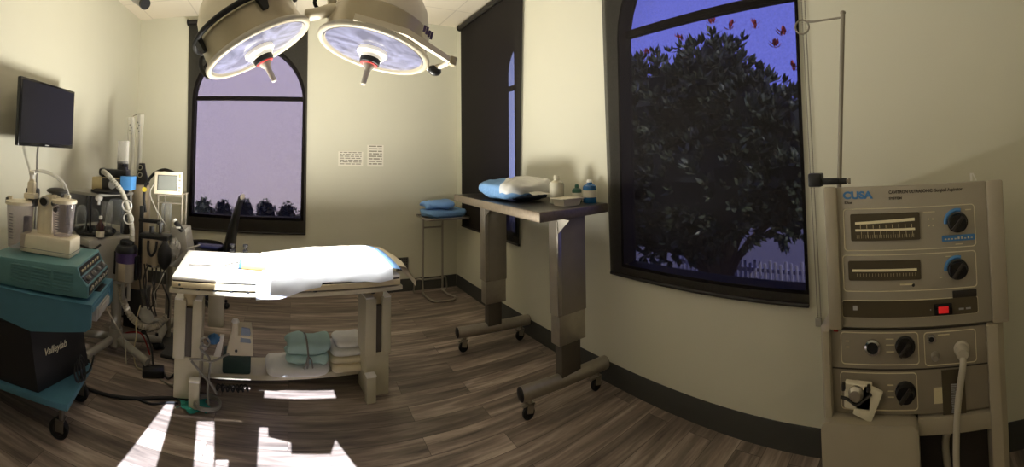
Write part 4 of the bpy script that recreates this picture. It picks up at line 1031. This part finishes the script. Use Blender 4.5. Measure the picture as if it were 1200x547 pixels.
# vaporizer on the top shelf
VM = Matrix.Translation((-1.50, 3.14, 1.263)) @ Matrix.Rotation(math.radians(8), 4, 'Z') @ Matrix.Diagonal((1, 1, 1.28, 1))
t = thing('ventilator_unit', 'boxy ventilator unit with clear bellows and blue side box on the top shelf', 'ventilator', tuple(VM @ V3((0, 0, 0))))
obj('base', B(VM).lathe([(0, 0), (.16, 0), (.17, .015), (.14, .03), (0, .03)], 30, Matrix.Translation((-.03, 0, 0))), 'black_plastic', t)
obj('front_block', B(VM).box((-.165, -.10, .022), (.085, .06, .105), .006), 'yellow_beige', t)
obj('front_plate', B(VM).box((-.07, -.106, .026), (.087, -.10, .10), .002), 'label_dark', t)
obj('gauge', B(VM).cyl((.02, -.104, .062), (.02, -.118, .062), .03, n=20), 'mid_grey', t)
obj('side_box', B(VM).box((.09, -.11, .03), (.19, .04, .12), .004), 'blue_box', t, label='bright blue side box')
obj('top_block', B(VM).box((-.10, -.07, .105), (.13, .07, .16), .012).box((.06, -.06, .15), (.12, .02, .18), .006).box((-.13, -.05, .11), (-.08, .05, .165), .02), 'black_plastic', t)
obj('bellows_collar', B(VM).cyl((.075, .0, .16), (.075, .0, .215), .048, n=24), 'black_gloss', t)
obj('bellows_cylinder', B(VM).lathe([(.05, .2), (.05, .348), (.052, .353), (.048, .353), (.047, .21)], 28, Matrix.Translation((.075, 0, 0))), 'clear_plastic', t)
obj('breathing_hose', B().tube([(-1.55, 3.03, 1.445), (-1.48, 2.94, 1.44), (-1.398, 2.92, 1.382), (-1.318, 2.92, 1.298), (-1.261, 2.92, 1.168), (-1.222, 2.92, 1.02), (-1.21, 2.91, .92)], .02, 10, 12, rib=.10), 'hose_white', t)
for z, x in ((1.20, -1.258), (1.10, -1.24)):
    obj('hose_ring', B().torus((x, 2.888, z), (.1, 1, .1), .042, .006, 24, 6), 'white_plastic', t)

# purple vaporizer canister
t = thing('vaporizer', 'dark canister with purple band on the grey column', 'vaporizer', (-1.32, 2.90, .6))
VC = Matrix.Translation((-1.25, 2.9, .02))
obj('body', B(VC).cyl((0, 0, .60), (0, 0, .84), .082, n=28, bev=.006), 'steel_dull', t)
obj('purple_band', B(VC).lathe([(.0835, .745), (.0845, .75), (.0845, .815), (.0835, .82)], 28), 'purple_band', t)
obj('dome', B(VC).lathe([(.088, .82), (.09, .835), (.075, .87), (.055, .88), (.055, .905), (.04, .915), (0, .915)], 28), 'black_plastic', t)
obj('label_plate', B(VC).box((-.03, -.088, .615), (.03, -.08, .745), .002), 'gas_beige', t)
obj('drain_pipe', B(VC).cyl((-.02, 0, .45), (-.02, 0, .6), .016, n=10).cyl((.03, 0, .45), (.03, 0, .6), .014, n=10), 'light_grey', t)
obj('side_arm', B(VC).box((-.095, -.03, .64), (-.08, .03, .82), .004).box((.08, -.03, .62), (.10, .03, .80), .004), 'black_plastic', t)

# absorber with rebreathing bag
t = thing('absorber', 'steel absorber canister under a black plate, beside the purple-banded canister', 'absorber', (-1.12, 3.0, .68))
AM = Matrix.Translation((-1.06, 3.02, .035))
obj('canister', B(AM).cyl((0, 0, .71), (0, 0, .91), .062, n=28), 'gas_beige', t)
obj('bottom_ring', B(AM).cyl((0, 0, .695), (0, 0, .715), .066, n=28), 'chrome', t)
obj('top_plate', B(AM).box((-.12, -.06, .905), (.13, .06, .95), .018), 'black_plastic', t)
obj('loop_hose', B(AM).tube([(-.035, -.06, .90), (-.03, -.075, .83), (.0, -.08, .79), (.03, -.075, .83), (.035, -.06, .90)], .010, 8, 6), 'black_rubber', t)
obj('valve', B(AM).cyl((-.03, 0, .95), (-.03, 0, 1.0), .02, n=14).cyl((.04, 0, .95), (.04, 0, 1.03), .014, n=14).cyl((.04, 0, 1.02), (.04, 0, 1.04), .026, n=16), 'dark_grey', t)
obj('rebreathing_bag', B(AM).lathe([(0, .69), (.02, .70), (.05, .75), (.056, .80), (.05, .85), (.025, .89), (.018, .91), (0, .91)], 22, Matrix.Translation((.105, -.07, 0))), 'black_rubber', t)
obj('support_bar', B(AM).box((-.16, .04, .55), (-.13, .07, 1.15), .004).box((-.16, .03, 1.02), (.02, .06, 1.05), .004), 'black_plastic', t)
b = B(AM)
rr = random.Random(5)
for k in range(7):
    x = -.12+.035*k
    b.tube([(x, .0, .70), (x+rr.uniform(-.03, .03), -.02, .58), (x+rr.uniform(-.05, .05), -.01, .45), (x+rr.uniform(-.06, .06), .02, .30)], .007, 6, 4)
obj('tubing', b, 'dark_grey', t)
obj('white_lead', B(AM).tube([(.10, -.06, .66), (.07, -.07, .58), (.03, -.06, .50), (.05, -.05, .40)], .004, 6), 'hose_white', t)

# second stand with curved white foot
t = thing('equipment_stand', 'white tubular stand with curved foot beside the operating table end', 'stand', (-1.03, 3.4, 0))
obj('stem', B().tube([(-1.00, 3.32, .80), (-1.04, 3.36, .74), (-1.055, 3.4, .60), (-1.055, 3.4, .13)], .026, 12, 6), 'light_grey', t)
obj('base', B().tube([(-1.28, 3.36, .16), (-1.16, 3.38, .13), (-1.055, 3.4, .14), (-.93, 3.42, .17), (-.85, 3.44, .20)], .04, 12, 6).tube([(-1.06, 3.4, .14), (-1.07, 3.30, .10), (-1.08, 3.2, .07)], .034, 12, 5), 'light_grey', t)
for p in ((-1.08, 3.2, .03), (-1.26, 3.36, .03), (-.86, 3.44, .03)):
    obj('caster', B().ell(p, (.03, .03, .03)).cyl((p[0], p[1], .04), (p[0], p[1], .13), .012), 'black_rubber', t)
t = thing('corrugated_hose', 'ribbed pale hose drooping to the floor beside the grey column', 'hose', (-1.2, 3.0, .3))
obj('hose', B().tube([(-1.30, 2.93, .55), (-1.28, 2.93, .46), (-1.22, 2.96, .33), (-1.13, 3.02, .24), (-1.05, 3.10, .23), (-.98, 3.16, .30)], .026, 10, 12, rib=.10), 'hose_grey', t)
obj('mouthpiece', B().ell((-1.12, 3.04, .33), (.07, .04, .06), M=Matrix.Rotation(.5, 4, 'Y')), 'pouch_clear', t)

# gas cylinder
t = thing('gas_cylinder', 'beige gas cylinder with black cone cap behind the patient monitor', 'gas cylinder', (-1.37, 3.62, .3))
GM = Matrix.Translation((-1.415, 3.58, .05))
obj('tank', B(GM).lathe([(0, .3), (.085, .3), (.09, .34), (.09, 1.20), (.075, 1.26), (.04, 1.295), (0, 1.30)], 28), 'gas_beige', t)
obj('cap', B(GM).lathe([(.078, 1.27), (.07, 1.30), (.035, 1.42), (.028, 1.47), (0, 1.475)], 24), 'black_plastic', t)
b = B(GM)
for z in (1.36, 1.43): b.torus((0, -.052, z), (0, 1, -.2), .022, .005, 18, 6)
obj('cap_mark', b, 'light_grey', t)
obj('cradle', B(GM).box((-.1, -.1, -.05), (.1, .1, .3), .01), 'dark_grey', t)
t = thing('black_canister', 'tall black canister standing behind the pale breathing hose', 'canister', (-1.40, 3.2, .916))
obj('body', B().lathe([(0, .916), (.04, .916), (.044, .93), (.044, 1.13), (.03, 1.17), (.018, 1.18), (.018, 1.22), (0, 1.22)], 24, Matrix.Translation((-1.40, 3.2, 0))), 'black_plastic', t)
obj('neck_ring', B().torus((-1.40, 3.2, 1.175), (0, 0, 1), .022, .006, 18, 6), 'mid_grey', t)

t = thing('monitor_stand', 'wire-frame steel stand on a round foot under the patient monitor', 'stand', (-1.03, 3.36, 0))
b = B()
for (x, y) in ((-1.13, 3.26), (-.925, 3.29), (-1.12, 3.42), (-.93, 3.44)): b.cyl((x, y, .92), (x, y, 1.275), .008, n=8)
obj('post', b, 'steel_dull', t)
b = B().tube([(-1.13, 3.252, 1.265), (-.925, 3.282, 1.265)], .008, 8, 0).tube([(-1.13, 3.252, 1.20), (-.925, 3.282, 1.20)], .005, 8, 0).tube([(-1.13, 3.252, .94), (-.925, 3.282, .94)], .008, 8, 0)
obj('crossrail', b, 'steel_dull', t)
obj('top_shelf', B().box((-1.14, 3.25, 1.274), (-.915, 3.46, 1.28)), 'steel_dull', t)
obj('lower_shelf', B().box((-1.15, 3.22, .905), (-.90, 3.48, .92), .004), 'steel_dull', t)
obj('centre_post', B().cyl((-1.03, 3.36, .04), (-1.03, 3.36, .91), .02, n=12), 'steel_dull', t)
obj('foot', B().lathe([(0, .0), (.15, .0), (.15, .02), (.04, .05), (0, .05)], 24, Matrix.Translation((-1.03, 3.36, 0))), 'dark_grey', t)

# patient monitor on a framed stand
t = thing('patient_monitor', 'cream patient monitor with grey screen on the wire-frame stand', 'monitor', (-1.03, 3.30, 1.2))
PM = Matrix.Translation((-1.04, 3.25, 1.365)) @ Matrix.Rotation(math.radians(12), 4, 'Z') @ Matrix.Rotation(math.radians(-8), 4, 'X')
obj('case', B(PM).box((-.115, .0, -.085), (.115, .10, .095), .012).box((-.12, -.012, -.09), (.12, .01, .10), .008), 'cream_plastic', t)
obj('rear_shell', B(PM).box((-.13, .05, -.09), (-.03, .19, .105), .03), 'dark_grey', t)
obj('screen', B(PM).box((-.085, -.014, -.055), (.07, -.0115, .065)), 'screen_grey', t)
obj('bezel_line', B(PM).box((-.092, -.0132, .065), (.078, -.0115, .070)).box((-.092, -.0132, -.06), (.078, -.0115, -.055)).box((-.092, -.0132, -.06), (-.086, -.0115, .07)).box((.071, -.0132, -.06), (.077, -.0115, .07)), 'dark_grey', t)
b = B(PM)
for k in range(4): b.box((.088, -.0145, -.07+.03*k), (.108, -.012, -.055+.03*k), .002)
obj('button', b, 'light_grey', t)
obj('alarm_button', B(PM).box((.09, -.0145, .05), (.104, -.012, .08), .002), 'yellow_beige', t)
obj('cable_loop', B(PM).tube([(.04, .08, .10), (-.05, .08, .125), (-.14, .08, .085), (-.20, .06, -.01), (-.21, .04, -.12), (-.19, .04, -.25)], .013, 8, 6), 'black_rubber', t)
obj('connector', B(PM).cyl((-.20, .0, -.06), (-.20, -.03, -.06), .02, n=14), 'yellow_plastic', t, label='yellow round connector')
obj('sensor_lead', B().tube([(-1.15, 3.2, 1.36), (-1.17, 3.16, 1.28), (-1.10, 3.14, 1.15), (-1.01, 3.16, 1.02)], .005, 6), 'hose_white', t)
t = thing('clear_flask', 'clear cylinder standing in the wire frame under the patient monitor', 'flask', (-1.07, 3.35, .92))
obj('glass', B().lathe([(0, .921), (.045, .921), (.045, 1.17), (.02, 1.2), (0, 1.2)], 22, Matrix.Translation((-1.08, 3.35, 0))), 'glass_clear', t)
UB = Matrix.Translation((.075, 0, .04))
t = thing('probe_handle', 'black and white handled probe lying over the grey bin', 'probe', (-.95, 3.15, 1.0))
obj('handle', B(UB).cyl((-1.00, 3.12, 1.03), (-.935, 3.10, .965), .022, .018, 14, .004), 'black_plastic', t)
obj('tip', B(UB).cyl((-1.015, 3.125, 1.045), (-1.0, 3.12, 1.03), .018, n=14).box((-.985, 3.085, .985), (-.95, 3.10, 1.0), .003), 'white_plastic', t)
t = thing('utility_bin', 'grey sloping bin between the patient monitor and the operating table', 'bin', (-.93, 3.2, .6))
obj('bin', B(UB).hull([(-1.06, 3.10, .68), (-.86, 3.06, .68), (-.86, 3.30, .68), (-1.06, 3.34, .68)], [(-1.04, 3.14, .98), (-.92, 3.12, .98), (-.92, 3.30, .98), (-1.04, 3.32, .98)]).tube([(-1.0, 3.1, .72), (-.9, 3.06, .83), (-.82, 3.08, .86), (-.80, 3.14, .86)], .006, 6).box((-.985, 3.16, -.01), (-.95, 3.2, .69)), 'light_grey', t)
obj('plastic_bag', B(UB).ell((-.99, 3.08, .83), (.045, .04, .07), amp=.5, fr=3), 'pouch_clear', t)
obj('stand_foot', B(UB).box((-1.08, 3.08, -.039), (-.86, 3.30, -.01), .006), 'dark_grey', t)

# pole with hanging tubes in clear pouches, in the left corner
t = thing('drip_stand', 'slim steel pole holding two clear tube pouches', 'pole', (-1.60, 3.8, 0))
obj('pole', B().cyl((-1.60, 3.82, .0), (-1.545, 3.80, 1.83), .009, n=10), 'steel_dark', t)
obj('hook', B().tube([(-1.62, 3.79, 1.995), (-1.56, 3.80, 2.02), (-1.51, 3.79, 2.01)], .005, 6).cyl((-1.55, 3.8, 1.8), (-1.557, 3.80, 2.02), .007, n=8), 'steel_dull', t)
obj('base', B().lathe([(0, 0), (.16, 0), (.16, .02), (.03, .04), (0, .04)], 24, Matrix.Translation((-1.60, 3.82, 0))), 'dark_grey', t)
for k, (x, z0, z1, lb) in enumerate(((-1.62, 1.40, 1.985, 'shorter of two clear tube pouches hanging on the corner pole'), (-1.535, 1.30, 2.01, 'longer of two clear tube pouches hanging on the corner pole'))):
    p = thing('tube_pouch', lb, 'pouch', (x, 3.77, z1), 'tube pouches on the corner pole')
    obj('film', B().grid(lambda i, j: (x-.04+.08*i+.02*(j-.5)*(1 if k else -1), 3.77-.014*math.sin(pi*i)+.004*noise.noise((i*5, j*9, k)), z0+(z1-z0)*j), 8, 24), 'pouch_clear', p)
    obj('tube', B().tube([(x-.01, 3.775, z0+.03), (x+.012, 3.775, z0+.2), (x-.004, 3.775, z1-.06)], .012, 8), 'hose_white', p)
    b = B()
    for q in range(4): b.box((x-.02+.016*(q % 2), 3.752, z1-.09-.03*q), (x-.008+.016*(q % 2), 3.754, z1-.075-.03*q))
    obj('printing', b, 'dark_grey', p)

# floor cables and adaptor
t = thing('power_adaptor', 'black power adaptor lying on the floor near an operating table leg', 'adaptor', (-.97, 2.84, 0))
obj('brick', B(ML((-.97, 2.82, 0), 20)).box((-.08, -.05, .001), (.08, .05, .055), .01), 'black_plastic', t)
def cable(label, pts, r, m='black_rubber', cat='cable', name='power_cable'):
    return props(obj(name, B().tube(pts, r, 8, 6), m, None, loc=pts[0]), label, cat)
cable('thick black cable running over the floor from the trolley to a table foot', [(-1.30, 2.43, .012), (-1.15, 2.44, .011), (-.98, 2.49, .011), (-.84, 2.56, .011), (-.72, 2.60, .011), (-.60, 2.60, .011)], .011)
cable('thin black cable curling on the floor short of the green cloth', [(-.98, 2.50, .007), (-.86, 2.49, .007), (-.77, 2.54, .007), (-.70, 2.56, .007)], .007)
cable('black cable looping from the adaptor towards the table', [(-.90, 2.84, .03), (-.85, 2.80, .012), (-.82, 2.88, .012), (-.77, 2.92, .03), (-.72, 2.90, .06), (-.69, 2.86, .03)], .008)
cable('grey cord looped on the floor beside the adaptor', [(-.90, 2.78, .007), (-.80, 2.74, .007), (-.74, 2.86, .012), (-.78, 2.97, .05), (-.70, 2.98, .08)], .006, 'mid_grey')
cable('thin pink lead hanging behind the trolley to the floor', [(-1.15, 2.98, .42), (-1.17, 2.95, .30), (-1.155, 2.93, .2), (-1.16, 2.90, .1), (-1.12, 2.86, .012), (-1.04, 2.84, .012)], .005, 'label_tan', 'wire', 'lead_wire')
cable('black cable hanging in a loop below the purple-banded canister', [(-1.33, 3.05, .6), (-1.30, 3.02, .42), (-1.22, 3.0, .26), (-1.12, 3.0, .22), (-1.05, 2.98, .12), (-1.0, 2.9, .03)], .008)
cable('red and dark cable lying across the grey column legs', [(-1.35, 3.12, .10), (-1.25, 3.05, .165), (-1.16, 3.07, .155), (-1.08, 3.05, .02)], .006, 'red_ink')
cable('white cable hanging beside the dark canister to the floor', [(-1.42, 2.86, .62), (-1.40, 2.84, .45), (-1.30, 2.84, .30), (-1.24, 2.88, .18), (-1.2, 2.86, .012)], .006, 'hose_grey')

# ------------------------------------------------------------------ light
w = bpy.data.worlds.new('sky'); scn.world = w; w.use_nodes = True; nt = w.node_tree
bg = nt.nodes['Background']; tc = nt.nodes.new('ShaderNodeTexCoord'); sx = nt.nodes.new('ShaderNodeSeparateXYZ')
nt.links.new(tc.outputs['Generated'], sx.inputs[0])
mr = nt.nodes.new('ShaderNodeMapRange'); mr.inputs[1].default_value = .66; mr.inputs[2].default_value = .84
nt.links.new(sx.outputs['Y'], mr.inputs[0])
mx = nt.nodes.new('ShaderNodeMix'); mx.data_type = 'RGBA'
mx.inputs[6].default_value = (.62, .70, 2.9, 1); mx.inputs[7].default_value = (3.6, 4.1, 8, 1)
nt.links.new(mr.outputs[0], mx.inputs[0]); nt.links.new(mx.outputs[2], bg.inputs[0]); bg.inputs[1].default_value = 1.0

def lamp(name, kind, loc, power, color, **k):
    l = bpy.data.lights.new(name, kind); l.energy = power; l.color = color
    for a, v in k.items(): setattr(l, a, v)
    o = bpy.data.objects.new(name, l); COL.objects.link(o); o.location = loc
    return o
def aim(o, tgt):
    o.rotation_euler = (Vector(tgt)-o.location).to_track_quat('-Z', 'Y').to_euler(); return o
# added unseen lamp standing in for bounce off the flooded table top
lamp('table_bounce', 'AREA', (.0, 2.75, .99), 110, (1, .95, .84), shape='RECTANGLE', size=1.1, size_y=.5).rotation_euler = (pi, 0, 0)
lamp('room_fill', 'POINT', (-.3, -.6, 2.7), 9, (1, .92, .78), shadow_soft_size=.3)  # added warm fill behind the camera, with no fixture of its own
sun = aim(lamp('sun', 'SUN', (0, -14, 16), 9, (1, .95, .97), angle=.01), (3, 0, 2))
# bright floor patches: an added unseen spot, its beam masked to their outlines
sp = aim(lamp('floor_patch_spot', 'SPOT', (0, .9, 3.3), 5000, (.78, .84, 1), spot_size=math.radians(75), spot_blend=.05, shadow_soft_size=.004), (-.2, 2.5, 0))
def mask_beam(o, zp, polys):
    """made-up mask, not a lamp part: the beam passes only through these outlines at height zp"""
    l = o.data; l.use_nodes = True; nt = l.node_tree; em = nt.nodes['Emission']; x0_, y0_, z0_ = o.location
    ge = nt.nodes.new('ShaderNodeNewGeometry'); sep = nt.nodes.new('ShaderNodeSeparateXYZ'); nt.links.new(ge.outputs['Incoming'], sep.inputs[0])
    def mth(op, a, b_=None):
        n = nt.nodes.new('ShaderNodeMath'); n.operation = op
        for k, v in enumerate((a, b_)):
            if v is None: continue
            if isinstance(v, (int, float)): n.inputs[k].default_value = v
            else: nt.links.new(v, n.inputs[k])
        return n.outputs[0]
    sgn = mth('DIVIDE', z0_-zp, mth('MULTIPLY', sep.outputs[2], -1))
    fx = mth('ADD', mth('MULTIPLY', sep.outputs[0], sgn), x0_); fy = mth('ADD', mth('MULTIPLY', sep.outputs[1], sgn), y0_)
    tot = None
    for P in polys:
        A = sum(P[i][0]*P[(i+1) % len(P)][1]-P[(i+1) % len(P)][0]*P[i][1] for i in range(len(P)))
        if A < 0: P = P[::-1]
        acc = None
        for i in range(len(P)):
            (x0, y0), (x1, y1) = P[i], P[(i+1) % len(P)]
            L = math.hypot(x1-x0, y1-y0); nx, ny = -(y1-y0)/L, (x1-x0)/L; c = -(nx*x0+ny*y0)
            d = mth('ADD', mth('ADD', mth('MULTIPLY', fx, nx), mth('MULTIPLY', fy, ny)), c)
            g_ = mth('MINIMUM', mth('MAXIMUM', mth('DIVIDE', d, .012), 0), 1)
            acc = g_ if acc is None else mth('MULTIPLY', acc, g_)
        tot = acc if tot is None else mth('MAXIMUM', tot, acc)
    nt.links.new(tot, em.inputs['Strength'])
PATCH = [[(-.17, 2.752), (.325, 2.758), (.315, 2.86), (-.17, 2.86)], [(-.60, 2.835), (-.16, 2.835), (-.16, 3.03), (-.60, 3.03)],
         [(-.176, 2.462), (-.104, 2.469), (-.074, 2.0), (-.03, 1.5), (-.13, 1.5)], [(-.125, 2.392), (.024, 2.347), (.037, 2.0), (.05, 1.5), (-.11, 1.5)],
         [(.0, 2.261), (.243, 2.257), (.27, 1.5), (-.02, 1.5)], [(.228, 2.245), (.274, 2.376), (.301, 2.311), (.428, 1.981), (.58, 1.5), (.2, 1.5)],
         [(-.551, 2.438), (-.441, 2.468), (-.342, 1.966), (-.26, 1.5), (-.37, 1.5)], [(-.381, 2.163), (-.306, 2.18), (-.274, 1.98), (-.2, 1.5), (-.342, 1.5)],
         [(-.783, 2.544), (-.726, 2.585), (-.637, 1.869), (-.60, 1.5), (-.89, 1.5)]]
mask_beam(sp, 0, PATCH)
for M, tgt in ((ML1, (.10, 2.80, .87)), (ML2, (-.10, 2.80, .87))):
    p = M @ Vector((0, 0, -.24))
    o = aim(lamp('surgical_beam', 'SPOT', p, 300, (1, .95, .88), spot_size=math.radians(75), spot_blend=.3, shadow_soft_size=.03), tgt)
    mask_beam(o, .87, [[tuple((TB @ V3(q))[:2]) for q in ((X0-.02, Y0-.008, 0), (X1, Y0-.008, 0), (X1, Y1, 0), (X0, Y1, 0))]])  # added mask keeps these beams on the table top
# a thing made of one single mesh is that mesh itself
for e in [o for o in scn.objects if o.type == 'EMPTY']:
    ch = list(e.children)
    if len(ch) == 1 and not ch[0].children:
        c = ch[0]; n = e.name; c.parent = None; c.location = e.location
        for k in ('label', 'category', 'group', 'kind'):
            if k in e: c[k] = e[k]
        bpy.data.objects.remove(e); c.name = n; c.data.name = n
# ------------------------------------------------------------------ camera: a hand-held phone panorama
cam = bpy.data.cameras.new('camera'); co = bpy.data.objects.new('camera', cam); COL.objects.link(co); scn.camera = co
cam.type = 'PANO'; cam.panorama_type = 'CENTRAL_CYLINDRICAL'
cam.central_cylindrical_range_u_min = -.73255; cam.central_cylindrical_range_u_max = 1.82392
cam.central_cylindrical_range_v_min = -.81533; cam.central_cylindrical_range_v_max = .34999; cam.central_cylindrical_radius = 1
MT = Matrix(((.999793962, -.000961794, -.020275807), (0, .99887683, -.04738225), (.0202986, .04737249, .998671)))
ex, ey, ez = MT.col[0], MT.col[1], MT.col[2]
co.matrix_world = Matrix((ex, ez, -ey)).transposed().to_4x4(); co.location = (0, 0, 1.6)
cam.clip_start = .02; cam.clip_end = 200

scn.view_settings.view_transform = 'Standard'; scn.view_settings.look = 'None'; scn.view_settings.exposure = 0
scn.cycles.use_denoising = True; scn.cycles.max_bounces = 10; scn.cycles.diffuse_bounces = 6; scn.cycles.transparent_max_bounces = 16
scn.cycles.sample_clamp_indirect = 6; scn.cycles.caustics_reflective = False; scn.cycles.caustics_refractive = False
